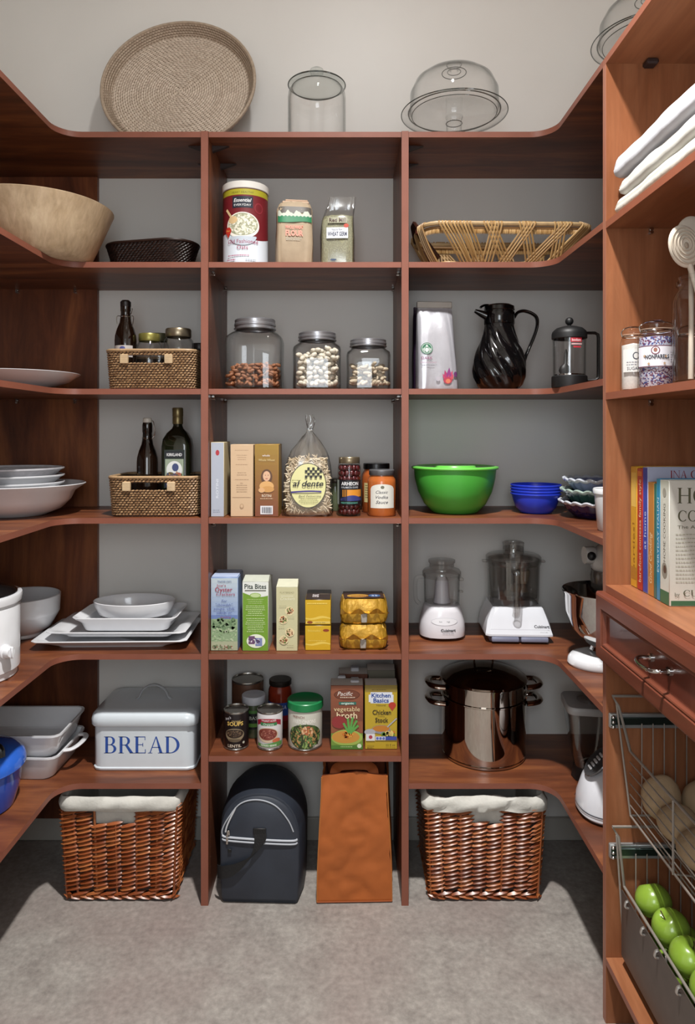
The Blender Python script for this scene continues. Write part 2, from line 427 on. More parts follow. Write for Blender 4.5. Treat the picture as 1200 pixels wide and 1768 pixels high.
def woven_wall(mb, back, size, z0, z1, rows, cols, mat, inner, skip=None, slope=0.15, stack=False, over=1.3, bulge=0.004, fat=1.15, seed=3, tall=None):
    """size(t) -> (w, d, r) of the wall at height share t; strands on the outside, thin wall behind"""
    rg = random.Random(seed); dz = (z1 - z0) / rows
    for i in range(rows):
        t = (i + .5) / rows; w_, d_, r = size(t); z = z0 + dz * (i + .5); per = 2 * (w_ + d_)
        for j in range(cols):
            s = (j + (0 if stack else .5 * (i % 2)) + rg.uniform(-.06, .06)) / cols
            (x, y), nn, tt = rrect(w_, d_, r, s)
            if skip and skip(x, y, z): continue
            spindle(mb, (x, y, z + rg.uniform(-.08, .08) * dz + (.5 * dz * (j % 2) if stack else 0)), (tt[0], tt[1], slope + rg.uniform(-.05, .05)), (nn[0], nn[1], 0), per / cols * over, dz * fat, bulge, mat)
    ns, nz = max(cols, 48), rows
    vs, fs = [], []
    for i in range(nz + 1):
        w_, d_, r = size(i / nz)
        for j in range(ns):
            (x, y), nn, tt = rrect(w_ - .004, d_ - .004, max(.001, r - .002), j / ns); vs.append((x, y, z0 + dz * i))
    for i in range(nz):
        for j in range(ns):
            k = (j + 1) % ns; q = [i * ns + j, i * ns + k, (i + 1) * ns + k, (i + 1) * ns + j]
            c = [sum(vs[a][h] for a in q) / 4 for h in range(3)]
            if skip and skip(*c): continue
            fs.append(tuple(q))
    back.add(vs, fs, inner)
# ------------------------------------------------------------------ the room
YB, XL, XR, YF, ZC = 2.56, -1.34, 1.12, -0.25, 3.75
WALL = M('dcdad5', 0.42, spec=0.35, var=0.02, vs=3, bump=0.03, bs=220)
def concrete():
    m, nt, b = new_mat('stained_concrete'); N, L = nt.nodes, nt.links
    tc = N.new('ShaderNodeTexCoord')
    n = N.new('ShaderNodeTexNoise'); n.inputs['Scale'].default_value = 9.0; n.inputs['Detail'].default_value = 12; n.inputs['Roughness'].default_value = 0.85; n.inputs['Distortion'].default_value = 0.1
    L.new(tc.outputs['Object'], n.inputs['Vector'])
    r = N.new('ShaderNodeValToRGB'); e = r.color_ramp.elements
    e[0].position = .34; e[0].color = lin('7b746f'); e[1].position = .68; e[1].color = lin('a39e97'); x = e.new(.5); x.color = lin('8e8882')
    L.new(n.outputs['Fac'], r.inputs[0])
    n2 = N.new('ShaderNodeTexNoise'); n2.inputs['Scale'].default_value = 2.1; n2.inputs['Detail'].default_value = 5
    mp = N.new('ShaderNodeMapping'); mp.inputs['Location'].default_value = (7, 3, 1); L.new(tc.outputs['Object'], mp.inputs[0]); L.new(mp.outputs[0], n2.inputs['Vector'])
    r2 = N.new('ShaderNodeValToRGB'); r2.color_ramp.elements[0].position = .45; r2.color_ramp.elements[1].position = .75
    L.new(n2.outputs['Fac'], r2.inputs[0])
    mx = N.new('ShaderNodeMixRGB'); mx.inputs[2].default_value = lin('897b76'); L.new(r2.outputs[0], mx.inputs[0]); L.new(r.outputs[0], mx.inputs[1])
    n3 = N.new('ShaderNodeTexNoise'); n3.inputs['Scale'].default_value = 60; n3.inputs['Detail'].default_value = 6; L.new(tc.outputs['Object'], n3.inputs['Vector'])
    mx2 = N.new('ShaderNodeMixRGB'); mx2.blend_type = 'OVERLAY'; mx2.inputs[0].default_value = .42; L.new(mx.outputs[0], mx2.inputs[1]); L.new(n3.outputs['Fac'], mx2.inputs[2])
    L.new(mx2.outputs[0], b.inputs['Base Color']); b.inputs['Roughness'].default_value = .55
    return m
struct(box(MB(), XL - .1, XR + .1, -1.6, YB + .1, -.08, 0, concrete()).build('floor'))
struct(box(MB(), XL - .1, XR + .1, YB, YB + .1, 0, ZC, WALL).build('wall_back'))
struct(box(MB(), XL - .1, XL, YF, YB, 0, ZC, WALL).build('wall_left'))
struct(box(MB(), XR, XR + .1, YF, YB, 0, ZC, WALL).build('wall_right'))
struct(box(MB(), XL - .1, XR + .1, YF, YB + .1, ZC, ZC + .08, M('d8d5ce', .8, var=.02)).build('ceiling'))
m = MB(); box(m, XL - .1, -.58, YF - .1, YF, 0, ZC, WALL); box(m, .42, XR + .1, YF - .1, YF, 0, ZC, WALL); box(m, -.58, .42, YF - .1, YF, 2.35, ZC, WALL)
struct(m.build('wall_front'))
struct(box(MB(), XL + .001, XR - .001, YB - .014, YB, 0.0, .083, M('a9a59d', .5, var=.02), .003).build('baseboard_back'))

# ------------------------------------------------------------------ shelving along the back and round the corners
T = .0185
Y0 = 2.20
DL0, DL1, DR0, DR1 = -.445, -.4215, .189, .2115
SXL, SXR = -.895, .668
S1, S2, S3, S4, S5, S6, S6C = 2.447, 2.035, 1.634, 1.225, .795, .386, .472
unit = thing('shelving_unit', 'cherry wood pantry shelving with rounded corner shelves lining the back wall', 'shelving', (0, Y0, 0))
def P_(mb, name): return mb.build(name, unit, (0, -Y0, 0), angle=30)
for x0, x1 in ((DL0, DL1), (DR0, DR1)):
    m = box(MB(), x0, x1, Y0 - .002, YB - .001, 0, S1 + .0005, W(2)); box(m, x0 + .0004, x1 - .0004, Y0 - .003, Y0 - .002, 0, S1, EDGE)
    P_(m, 'divider_panel')
P_(box(MB(), XL + .001, -.8925, YB - .02, YB - .001, .085, S1 - T - .001, W(2)), 'corner_panel')
P_(box(MB(), XL + .001, SXL, .9, .92, 0, S1 - T - .001, W(2)), 'end_panel')
def fillet(cx, cy, r, a0, a1, n=8): return [(cx + r * math.cos(math.radians(a0 + (a1 - a0) * i / n)), cy + r * math.sin(math.radians(a0 + (a1 - a0) * i / n))) for i in range(n + 1)]
def lshelf(z, sgn, y1=None):
    r = .075
    if sgn < 0:
        yn = .921
        poly = [(XL + .001, yn), (SXL, yn)] + fillet(SXL + r, Y0 - r, r, 180, 90) + [(DL0 - .0005, Y0), (DL0 - .0005, YB - .001), (-.8918, YB - .001), (-.8918, y1 - .001), (XL + .001, y1 - .001)]
    else:
        yn = 1.781
        poly = [(DR1 + .0005, (y1 or YB) - .001), (DR1 + .0005, Y0)] + fillet(SXR - r, Y0 - r, r, 90, 0) + [(SXR, yn), (XR - .001, yn), (XR - .001, (y1 or YB) - .001)]
    m = MB(); prism(m, poly, z - T, z - .0008, W(0), EDGE)
    P_(m, 'shelf')
for z in (S1, S2, S3, S4, S5, S6):
    lshelf(z, -1, YB if z == S1 else YB - .0205); lshelf(z, 1)
    zc = S6C if z == S6 else z
    m = box(MB(), DL1 + .0005, DR0 - .0005, Y0 + .001, YB - .001, zc - T, zc - .0008, W(0)); box(m, DL1 + .0008, DR0 - .0008, Y0, Y0 + .001, zc - T + .0003, zc - .0011, EDGE)
    P_(m, 'shelf')
# rows of bored holes in the divider faces
HOLE = M('b7a79a', .6, var=0)
for xf, nx in ((DL1, 1), (DR0, -1)):
    m = MB()
    for yy in (2.235, 2.5):
        for i in range(64):
            z = .1 + .032 * i
            if z > 2.38 or any(abs(z - q + T / 2) < .02 for q in (S2, S3, S4, S5, S6C)): continue
            vs = [(xf + nx * .0006, yy + .0023 * math.cos(k * PI / 3), z + .0023 * math.sin(k * PI / 3)) for k in range(6)]
            m.add(vs, [tuple(range(6)) if nx > 0 else tuple(reversed(range(6)))], HOLE)
    stuff(P_(m, 'pin_holes'))
# nickel pins and dark brackets under the shelves
def pin(par, x, y, z, n, off):
    m = MB(); nx, ny = n
    tube(m, [(x, y, z - .012), (x + nx * .012, y + ny * .012, z - .012)], .0045, CHROME, 8)
    box(m, x + nx * .006 - .005, x + nx * .006 + .005, y + ny * .006 - .005, y + ny * .006 + .005, z - .008, z, CHROME, .001)
    m.build('shelf_pin', par, off)
for z in (S2, S3, S4, S5, S6):
    for x in (-1.182, -.971): pin(unit, x, YB - .021, z - T, (0, -1), (0, -Y0, 0))
    for y in (2.25, 2.49):
        zc = S6C if z == S6 else z
        pin(unit, DL1, y, zc - T, (1, 0), (0, -Y0, 0)); pin(unit, DR0, y, zc - T, (-1, 0), (0, -Y0, 0))
def bracket(par, x, y, n, off, z=S1 - T, d=None):
    m = MB(); nx = n
    vs = [(x, y - .008, z - .001), (x, y + .008, z - .001), (x + nx * .055, y + .006, z - .001), (x + nx * .055, y - .006, z - .001), (x, y - .008, z - .02), (x, y + .008, z - .02)]
    m.add(vs, [(0, 1, 2, 3), (0, 4, 5, 1), (4, 3, 2, 5), (0, 3, 4), (1, 5, 2)], M('2a1712', .6, var=.05)); m.build('shelf_bracket', par, off, angle=20)
for y in (2.27, 2.42):
    bracket(unit, DL0, y, -1, (0, -Y0, 0)); bracket(unit, DL1, y, 1, (0, -Y0, 0)); bracket(unit, DR1, y, 1, (0, -Y0, 0))

# ------------------------------------------------------------------ tall unit with drawer on the right
TY0, TY1, TYN = 1.76, 1.78, 1.03
R2, R3, RC, RB = 2.030, 1.597, 1.111, .168
tall = thing('tall_cabinet', 'tall open cherry cabinet with a drawer and pull-out baskets on right wall', 'cabinet', (.9, 1.4, 0))
OFF = (-.9, -1.4, 0)
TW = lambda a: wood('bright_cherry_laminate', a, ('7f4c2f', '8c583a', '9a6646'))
def Q_(mb, name): return mb.build(name, tall, OFF, angle=30)
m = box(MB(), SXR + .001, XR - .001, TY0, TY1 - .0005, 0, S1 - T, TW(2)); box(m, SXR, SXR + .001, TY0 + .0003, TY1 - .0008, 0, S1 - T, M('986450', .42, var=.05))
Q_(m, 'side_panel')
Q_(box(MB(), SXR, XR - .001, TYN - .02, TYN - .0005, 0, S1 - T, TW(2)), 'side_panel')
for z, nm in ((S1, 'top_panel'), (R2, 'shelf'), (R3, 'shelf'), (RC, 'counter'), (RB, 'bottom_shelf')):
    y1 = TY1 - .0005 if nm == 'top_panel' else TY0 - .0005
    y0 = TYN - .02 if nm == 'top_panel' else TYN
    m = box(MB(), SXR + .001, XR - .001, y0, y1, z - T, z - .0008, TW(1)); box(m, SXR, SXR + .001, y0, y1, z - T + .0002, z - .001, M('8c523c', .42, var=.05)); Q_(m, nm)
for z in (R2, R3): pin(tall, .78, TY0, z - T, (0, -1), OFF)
m = MB(); box(m, .76, .79, TY0 - .032, TY0, S1 - T - .014, S1 - T, M('2a1712', .6, var=.05), .004); Q_(m, 'shelf_bracket')
# drawer: framed front with an ogee moulding round a sunk panel
DX, DY0, DY1, DZ0, DZ1 = .645, 1.045, 1.772, .925, 1.0925
DW = wood('drawer_cherry', 1, ('5c3022', '683829', '744030'), .3)
def frame_ring(mb, o, i, xo, xi):
    (y0, y1, z0, z1), (a0, a1, b0, b1) = o, i
    vs = [(xo, y0, z0), (xo, y1, z0), (xo, y1, z1), (xo, y0, z1), (xi, a0, b0), (xi, a1, b0), (xi, a1, b1), (xi, a0, b1)]
    mb.add(vs, [(k, 4 + k, 4 + (k + 1) % 4, (k + 1) % 4) for k in range(4)], DW)
m = MB()
def inset(d, x): return (DY0 + d, DY1 - d, DZ0 + d, DZ1 - d), x
steps = [(0, DX + .012), (.0, DX + .006), (.003, DX + .002), (.007, DX), (.036, DX), (.038, DX + .004), (.042, DX + .002), (.045, DX + .003), (.047, DX + .011), (.049, DX + .012)]
for (a, xa), (b, xb) in zip(steps[:-1], steps[1:]): frame_ring(m, inset(a, 0)[0], inset(b, 0)[0], xa, xb)
drawer = MB(); box(drawer, SXR, XR - .05, DY0 + .03, DY1 - .045, DZ0 + .02, DZ1 - .03, TW(1))
vs = [(SXR - .0005, DY0, DZ0), (SXR - .0005, DY1, DZ0), (SXR - .0005, DY1, DZ1), (SXR - .0005, DY0, DZ1), (DX + .012, DY0, DZ0), (DX + .012, DY1, DZ0), (DX + .012, DY1, DZ1), (DX + .012, DY0, DZ1)]
m.add(vs, [(0, 1, 2, 3), (0, 4, 5, 1), (1, 5, 6, 2), (2, 6, 7, 3), (3, 7, 4, 0)], DW)
dr = Q_(drawer, 'drawer')
m.build('front_frame', dr, angle=25)
(a0, a1, b0, b1) = inset(.049, 0)[0]
pm = MB(); pm.add([(DX + .012, a0, b0), (DX + .012, a1, b0), (DX + .012, a1, b1), (DX + .012, a0, b1)], [(0, 3, 2, 1)], M('5f2e22', .2, var=.05, coat=.4)); pm.build('sunk_panel', dr)
h = MB(); hy, hz = 1.435, 1.018
tube(h, path([(DX + .012, hy + .042, hz), (DX - .012, hy + .044, hz), (DX - .024, hy + .031, hz - .002), (DX - .027, hy, hz - .004), (DX - .024, hy - .031, hz - .002), (DX - .012, hy - .044, hz), (DX + .012, hy - .042, hz)], 6), .0045, CHROME, 10)
for s_ in (-1, 1): tube(h, [(DX + .012, hy + s_ * .042, hz), (DX + .008, hy + s_ * .042, hz)], .009, CHROME, 12)
h.build('handle', dr)

# pull-out wire baskets
WIRE = M('978f87', .35, metal=.35, var=.05)
def wire_basket(label, top, low, bot, xf, panel, zs):
    """top: height of the side rails, low: height of the scooped front rail, bot: floor of the basket"""
    b = thing('wire_basket', label, 'wire basket', (.88, 1.4, bot), 0, 'pull-out wire baskets in the tall cabinet')
    o = (-.88, -1.4, -bot); ya, yb, xb = 1.735, 1.075, 1.08
    def R_(pts, r, nm, closed=False): return tube(MB(), pts, r, WIRE, 8, closed).build(nm, b, o)
    R_(path([(xb, ya, top), (.675, ya, top)], 1) + [Vector((.69, ya - .002, top - .025)), Vector((xf, ya, low))] + [Vector((xf, yb, low)), Vector((.69, yb, top - .025)), Vector((.675, yb, top)), Vector((xb, yb, top))], .0034, 'top_rail', True)
    R_([(xb, ya, bot), (xf, ya, bot), (xf, yb, bot), (xb, yb, bot)], .0028, 'bottom_rail', True)
    R_([(.685, ya - .001, top - .02), (xf, ya - .001, bot)], .0026, 'corner_wire')
    R_([(.685, yb, top - .02), (xf, yb, bot)], .0026, 'corner_wire')
    for k in range(13):
        x = xf + .03 + k * .028
        R_([(x, ya + .003, top - .07), (x, ya + .003, bot)], .0016, 'side_wire')
    for k in range(14):
        x = xf + .028 * (k + .5) * (xb - xf) / .4
        R_([(x, ya, bot - .003), (x, yb, bot - .003)], .0016, 'floor_wire')
    for q in range(1, 6):
        z = bot + (low - bot) * q / 6
        R_([(xf - .001, ya, z), (xf - .001, yb, z)], .0016, 'front_wire')
    for yy in (1.505, 1.29): R_([(xf - .003, yy, low), (xf - .003, yy, bot), (xf + .05, yy, bot - .005)], .0026, 'upright_wire')
    s = MB(); zz = zs
    box(s, .674, 1.09, TY0 - .013, TY0 - .001, zz - .018, zz + .018, M('9fa3a3', .3, metal=.5, var=.05), .002); box(s, .676, 1.09, TY0 - .017, TY0 - .012, zz - .008, zz + .01, M('3d4a45', .3, metal=.8), .001)
    sl = s.build('slide_rail', b, o)
    for q in range(3):
        ball_m = MB(); ball(ball_m, (.682, TY0 - .014, zz - .013 + q * .012), .006, .006, .005, CHROME, 10, 6); ball_m.build('roller', sl)
    if panel:
        PM = M('5d534d', .4, metal=.5, var=.08)
        m = MB(); box(m, xf - .009, xf - .006, yb, ya - .003, bot + .004, low - .004, PM, .001); pn = m.build('liner_panel', b, o)
        for yy in (1.69, 1.60, 1.53, 1.43, 1.34):
            c = MB(); tube(c, path([(xf - .009, yy, low - .022), (xf - .016, yy, low - .018), (xf - .014, yy, low - .008), (xf - .009, yy, low - .006)], 4), .0035, M('b8b4ae', .3, metal=.8), 6); c.build('clip', pn)
    return b
wire_basket('upper pull-out wire basket, open wire front, holding brown potatoes', .838, .70, .54, .72, False, .77)
wire_basket('lower pull-out wire basket with grey-brown liner panel, holding green apples', .512, .362, .19, .705, True, .442)
# ------------------------------------------------------------------ generic vessels
def bowl(name, label, cat, x, y, z, prof, mat, seg=48, group=None, sy=1.0, rz=0, part='body', extra=None, fn=None):
    t = thing(name, label, cat, (x, y, z), rz, group)
    lathe(MB(), prof, mat, seg, sy=sy, fn=fn).build(part, t, angle=50)
    return t
def shell(outer, th, lip=True):
    """outer profile (r, z) from the foot to the rim; returns it with an inside wall th thick"""
    inn = [(max(0, r - th), z + (th if i == 0 else 0)) for i, (r, z) in enumerate(outer)]
    inn = [(r, max(z, th)) for r, z in inn]
    return [(0, outer[0][1])] + outer + [(outer[-1][0] - th * .5, outer[-1][1] + th * .3)] + list(reversed(inn)) + [(0, th)]
# ================================================================== on top of the shelving
# round coiled tray leaning against the wall
RATTAN_PALE = islands('pale_coiled_rattan', ('b5a492', 'c4b4a2', 'd0c0ae', 'bba997'), .6)
tr = thing('woven_tray', 'large round pale coiled tray leaning against the wall on the top shelf', 'tray', (-.570, 2.465, S1))
M4 = Matrix.Translation((0, 0, .2535)) @ Matrix.Rotation(math.radians(-2), 4, 'Z') @ Matrix.Rotation(math.radians(90 - 17), 4, 'X')
# tray frame: local z points out of its face
m = MB(); bk = MB()
RT = .272
for i in range(30):
    r = .006 + i * .0082
    n = max(6, int(2 * PI * r / .0135)); H = .0022
    for j in range(n):
        a = 2 * PI * (j + .5 * (i % 2)) / n
        spindle(m, (r * math.cos(a), r * math.sin(a), .006), (-math.sin(a) + .18 * math.cos(a), math.cos(a) + .18 * math.sin(a), 0), (0, 0, 1), .0165, .0088, H if i not in (9, 17, 18) else .0034, RATTAN_PALE)
lathe(bk, [(0, 0), (.245, 0), (RT - .001, .040), (RT - .007, .040), (.241, .004), (0, .004)], M('85735f', .7), 64)
for i in range(6):
    for sd in (-1, 1):
        f = (i + .5) / 6; r = .245 + (RT - .245) * f + (.0015 if sd > 0 else -.006); n = 150
        for j in range(n):
            a = 2 * PI * (j + .5 * (i % 2)) / n
            spindle(m, (r * math.cos(a), r * math.sin(a), .040 * f), (-math.sin(a), math.cos(a), .5), (sd * math.cos(a), sd * math.sin(a), 0), .0150, .0105, .002, RATTAN_PALE)
turned(bk, M4); turned(m, M4)
bk.build('backing', tr); stuff(m.build('coiled_weave', tr))
rm = MB(); tube(rm, [((RT - .003) * math.cos(2 * PI * k / 64), (RT - .003) * math.sin(2 * PI * k / 64), .041) for k in range(64)], .0055, M('a5937f', .6, var=.15, vs=90), 8, True)
turned(rm, M4); rm.build('rim', tr)
# glass canister
x, y = PX(547, 2.33), 2.33
t = thing('glass_canister', 'clear glass canister with domed knob lid on the top shelf', 'canister', (x, y, S1))
lathe(MB(), [(0, 0), (.088, 0), (.095, .006), (.0965, .02), (.0965, .165), (.094, .185), (.086, .198), (.0845, .2), (.081, .198), (.089, .183), (.0925, .163), (.0925, .012), (.085, .007), (0, .007)], GLASS, 56).build('jar', t)
def rim(par, r, z, th=.0016, sy=1.0, name='glass_edge'):
    m = MB(); tube(m, [(r * math.cos(q * PI / 36), r * sy * math.sin(q * PI / 36), z) for q in range(72)], th, RIMG, 6, True); return m.build(name, par)
rim(t, .0955, .209, .002); rim(t, .0825, .2, .0018); rim(t, .095, .004, .0015)
lathe(MB(), [(.0, .203), (.078, .203), (.094, .2045), (.0955, .209), (.094, .213), (.07, .224), (.03, .233), (.014, .236), (.012, .242), (.021, .247), (.0235, .255), (.022, .262), (.016, .266), (0, .267)], glass('lid_glass', 'f6f8f7', '4c5250', .7, .05), 56).build('lid', t)
# cake stands
def cake_stand(label, x, y, z, r, hp, hd, rd):
    t = thing('cake_stand', label, 'cake stand', (x, y, z), 0, 'glass cake stands on the top shelf')
    g = MB()
    lathe(g, [(0, 0), (.075, 0), (.08, .003), (.074, .008), (.04, .016), (.028, .024), (.0255, .05), (.0255, hp - .02), (.03, hp - .008), (0, hp - .006)], GLASS, 12)
    g.build('pedestal', t, angle=20)
    lathe(MB(), [(0, hp - .004), (r * .7, hp - .003), (r * .78, hp - .008), (r * .97, hp - .005), (r, hp), (r, hp + .004), (r * .97, hp + .003), (r * .79, hp), (r * .7, hp + .004), (0, hp + .003)], GLASS, 72).build('plate', t)
    d = hp + .005
    lathe(MB(), [(rd + .006, d), (rd + .007, d + .004), (rd, d + .009), (rd - .002, d + hd * .5), (rd - .02, d + hd * .78), (rd * .68, d + hd * .93), (rd * .3, d + hd * .99), (.022, d + hd), (.012, d + hd + .004), (.013, d + hd + .01), (.021, d + hd + .018), (.022, d + hd + .026), (.014, d + hd + .033), (0, d + hd + .034),
              ], GLASS, 72).build('dome', t)
    rim(t, rd + .004, d + .003, .0018); rim(t, r, hp + .002, .0017); rim(t, r * .8, hp, .0012); rim(t, .04, d + hd - .001, .0013); rim(t, .022, d + hd + .003, .0011); rim(t, .0265, hp - .03, .0012); rim(t, .024, d + hd + .026, .0012)
    lathe(MB(), [(rd + .003, d), (rd - .003, d + .009), (rd - .005, d + hd * .5), (rd - .023, d + hd * .77), (rd * .66, d + hd * .915), (rd * .3, d + hd * .975), (0, d + hd * .98)], GLASS, 72).build('dome_inside', t)
    return t
cake_stand('glass cake stand with domed cover standing over the right bay on the top shelf', PX(784, 2.33), 2.33, S1, .176, .112, .135, .148)
cake_stand('glass cake stand partly hidden behind the tall cabinet top in the upper right corner', .945, 2.14, S1, .168, .25, .12, .145)

# ================================================================== row one (second shelf down)
BW = wood('pale_bowl_wood', 2, ('b39b7b', 'c0a888', 'ccb595'), .5, 22, .05)
t = bowl('wooden_bowl', 'large pale wooden salad bowl in the upper left corner of the shelving', 'bowl', -.965, 2.205, S2, shell([(.150, 0), (.165, .012), (.198, .085), (.232, .165)], .012), BW, 64)
# dark oval basket
DARKW = islands('dark_wicker', ('1d120e', '2a1a14', '33211a', '150d0a'), .4)
t = thing('oval_basket', 'dark brown oval woven basket beside the wooden bowl', 'basket', (PX(266, 2.42), 2.405, S2), math.radians(-14))
m, bk = MB(), MB()
szo = lambda s: (.27 + .055 * s, .115 + .055 * s, (.115 + .055 * s) / 2 - .002)
woven_wall(m, bk, szo, .004, .098, 13, 56, DARKW, M('170e0b', .6), slope=.5, bulge=.0025)
prism(bk, [rrect(*szo(0), k / 40)[0] for k in range(40)], 0, .004, M('170e0b', .6))
bk.build('inner_wall', t); stuff(m.build('weave', t))
m = MB(); tube(m, [(*rrect(*szo(1), k / 60)[0], .10) for k in range(60)], .005, DARKW, 8, True); m.build('rim', t)
# oats canister
x, y, r = PX(424, 2.30), 2.30, .0735
t = thing('oats_canister', 'tall red and white cardboard canister of old fashioned oats', 'canister', (x, y, S2))
lathe(MB(), [(0, 0), (r, 0), (r + .001, .004), (r, .008), (r, .245), (0, .245)], M('cfd6de', .4, var=.01), 48).build('tube_body', t)
lathe(MB(), [(r + .001, .243), (r + .003, .245), (r + .003, .2645), (r, .267), (0, .266)], M('d9d6cf', .35, var=0), 48).build('lid', t)
p = Print(cyl(r), curved=True); RED = '6e1a22'
p.strip(-.16, .16, lambda u: .09 - .012 * math.sin(u * 26 + .4), lambda u: .244, RED)
p.strip(-.16, .16, lambda u: .222, lambda u: .241, 'a8a02a'); p.text('HEART HEALTHY', -.0, .2265, .007, '5a5414')
p.rect(-.034, .18, .034, .217, '1c2230'); p.text('Essential', .0, .199, .012, 'e8e8e8', w=.058, shear=.25, bold=.012); p.text('EVERYDAY', 0, .186, .007, 'e8e8e8', w=.056)
p.ell(.055, .182, .016, .017, '8a2a34'); p.ell(.055, .182, .0125, .0135, RED)
p.ell(.0, .124, .056, .042, 'efe9dc', 28); p.ell(.0, .127, .05, .036, '9a9c80', 28)
p.scatter(.0, .127, .046, .033, 220, .005, ('c9c8b0', 'dcd9c4', 'b3b398', 'e7e3d2'), .6, 3)
p.ell(-.032, .142, .016, .012, 'd6b98a'); p.line(-.034, .146, -.058, .178, .008, 'd6b98a')
p.ell(-.05, .108, .0125, .012, 'c3372a'); p.poly([(-.061, .103), (-.05, .085), (-.039, .103)], 'c3372a'); p.text('fiber', -.05, .106, .006, 'f0c060')
p.strip(-.04, .045, lambda u: .09 - .03 * math.sqrt(max(0, 1 - ((u - .002) / .044) ** 2)), lambda u: .09 - .001, 'b9c2cc')
p.text('Old Fashioned', 0, .066, .0135, '9a2f55', w=.1); p.text('Oats', 0, .047, .0135, '9a2f55')
p.lines(-.05, .05, .026, 1, .01, .003, 'b06a80', 2); p.lines(-.055, -.02, .012, 1, .01, .004, 'b06a80', 4); p.lines(.01, .05, .012, 1, .01, .003, 'a0a8b0', 5)
p.build('printed_wrap', t)
# bags made by lofting rounded rectangles
def bag(mb, secs, mat, seg=40, seed=1, rough=.002, cap1=True):
    rg = random.Random(seed); rings = []
    for (rx, ry, z, n, cx, cy) in secs:
        q = ring(rx, ry, z, n, seg, cx, cy)
        rings.append([(a + rg.uniform(-rough, rough), b + rg.uniform(-rough, rough), c + (rg.uniform(-rough, rough) if 0 < z else 0)) for a, b, c in q])
    loft(mb, rings, mat, True, cap1); return mb
def bag_front(secs, d=.001):
    """front surface of such a bag, for print"""
    zs = [s[2] for s in secs]
    def f(u, v, o):
        for a, b in zip(secs[:-1], secs[1:]):
            if v <= b[2] or b is secs[-1]:
                k = max(0, min(1, (v - a[2]) / max(1e-6, b[2] - a[2]))); L = [a[i] + (b[i] - a[i]) * k for i in range(6)]
                q = min(.999, abs(u - L[4]) / L[0]); n = L[3]
                return (u, L[5] - L[1] * (1 - q ** n) ** (1 / n) - o - d, v)
    return f
x, y = PX(508, 2.3), 2.295
t = thing('flour_bag', 'brown paper bag of flour with a green band beside the oats canister', 'bag', (x, y, S2), math.radians(8))
secs = [(.058, .037, 0, 6, 0, 0), (.060, .039, .01, 5, 0, 0), (.060, .058, .07, 5, 0, 0), (.058, .039, .14, 5, .001, 0), (.058, .037, .178, 4, .001, 0), (.050, .030, .200, 3, .002, .003), (.036, .016, .207, 3, .003, .004)]
bag(MB(), secs, M('a8957c', .7, var=.06, bump=.25, bs=35), 48, 3).build('paper_sack', t, angle=60); t.scale = (1, 1, 1.05)
fp = MB(); box(fp, -.04, .048, -.018, .022, .2, .2075, M('c0a58c', .6, var=.08), .003, 2); box(fp, -.03, .045, -.012, .018, .2075, .2145, M('b89a80', .6, var=.08), .003, 2); fp.build('folded_top', t)
p = Print(bag_front(secs, .003), curved=True)
p.strip(-.055, .055, lambda u: .162 + .003 * math.sin(u * 60), lambda u: .184, '5b5650', 24); p.strip(-.055, .055, lambda u: .15, lambda u: .166 + .005 * math.sin(u * 210) + .002 * math.sin(u * 470), 'c9cfc0', 36)
p.strip(-.055, .055, lambda u: .135 + .002 * math.sin(u * 50), lambda u: .151 + .004 * abs(math.sin(u * 260)), '2f7d55', 40)
p.text('WHOLE WHEAT', -.003, .112, .012, 'c4512c', w=.058, bold=.02); p.text('FLOUR', -.003, .089, .019, 'd0562c', w=.056, bold=.03); p.lines(-.03, .024, .08, 2, .005, .0022, '7a6e58', 3)
p.build('printed_label', t)
x, y = PX(583, 2.3), 2.295
t = thing('wheat_germ_bag', 'clear bag of wheat germ with a folded empty top', 'bag', (x, y, S2), math.radians(-3))
secs = [(.053, .034, 0, 6, 0, 0), (.055, .037, .012, 5, 0, 0), (.055, .037, .09, 5, 0, 0), (.053, .034, .135, 4, 0, 0), (.05, .028, .152, 3, .003, 0)]
bag(MB(), [(a - .002, b - .002, max(.001, c - .001), n, e, f) for a, b, c, n, e, f in secs], M('918f72', .75, var=.35, vs=260, bump=.4, bs=260), 40, 5, .0015).build('wheat_germ', t)
sec2 = secs + [(.047, .012, .17, 3, .008, .002), (.044, .004, .185, 4, .012, .003), (.044, .0025, .212, 4, .016, .003)]
bag(MB(), sec2, CLEARBAG, 40, 8, .0025, False).build('film', t, angle=70); t.scale = (1, 1, 1.12)
p = Print(bag_front(secs, .003), curved=True)
p.strip(-.03, .032, lambda u: .125, lambda u: .143, '8e8c70', 6); p.text('Red Mill', .002, .128, .013, '4a2f28', w=.055, bold=.02)
p.rect(-.034, .08, .036, .112, 'd8dbe0'); p.text('Natural Raw', .0, .103, .006, '2d3350', w=.034); p.text('WHEAT GERM', .001, .087, .0125, '2a2f4a', w=.062, bold=.02)
p.ell(.03, .117, .008, .006, 'b5402c'); p.ell(-.012, .018, .01, .003, '3f4f6a'); p.build('printed_label', t)
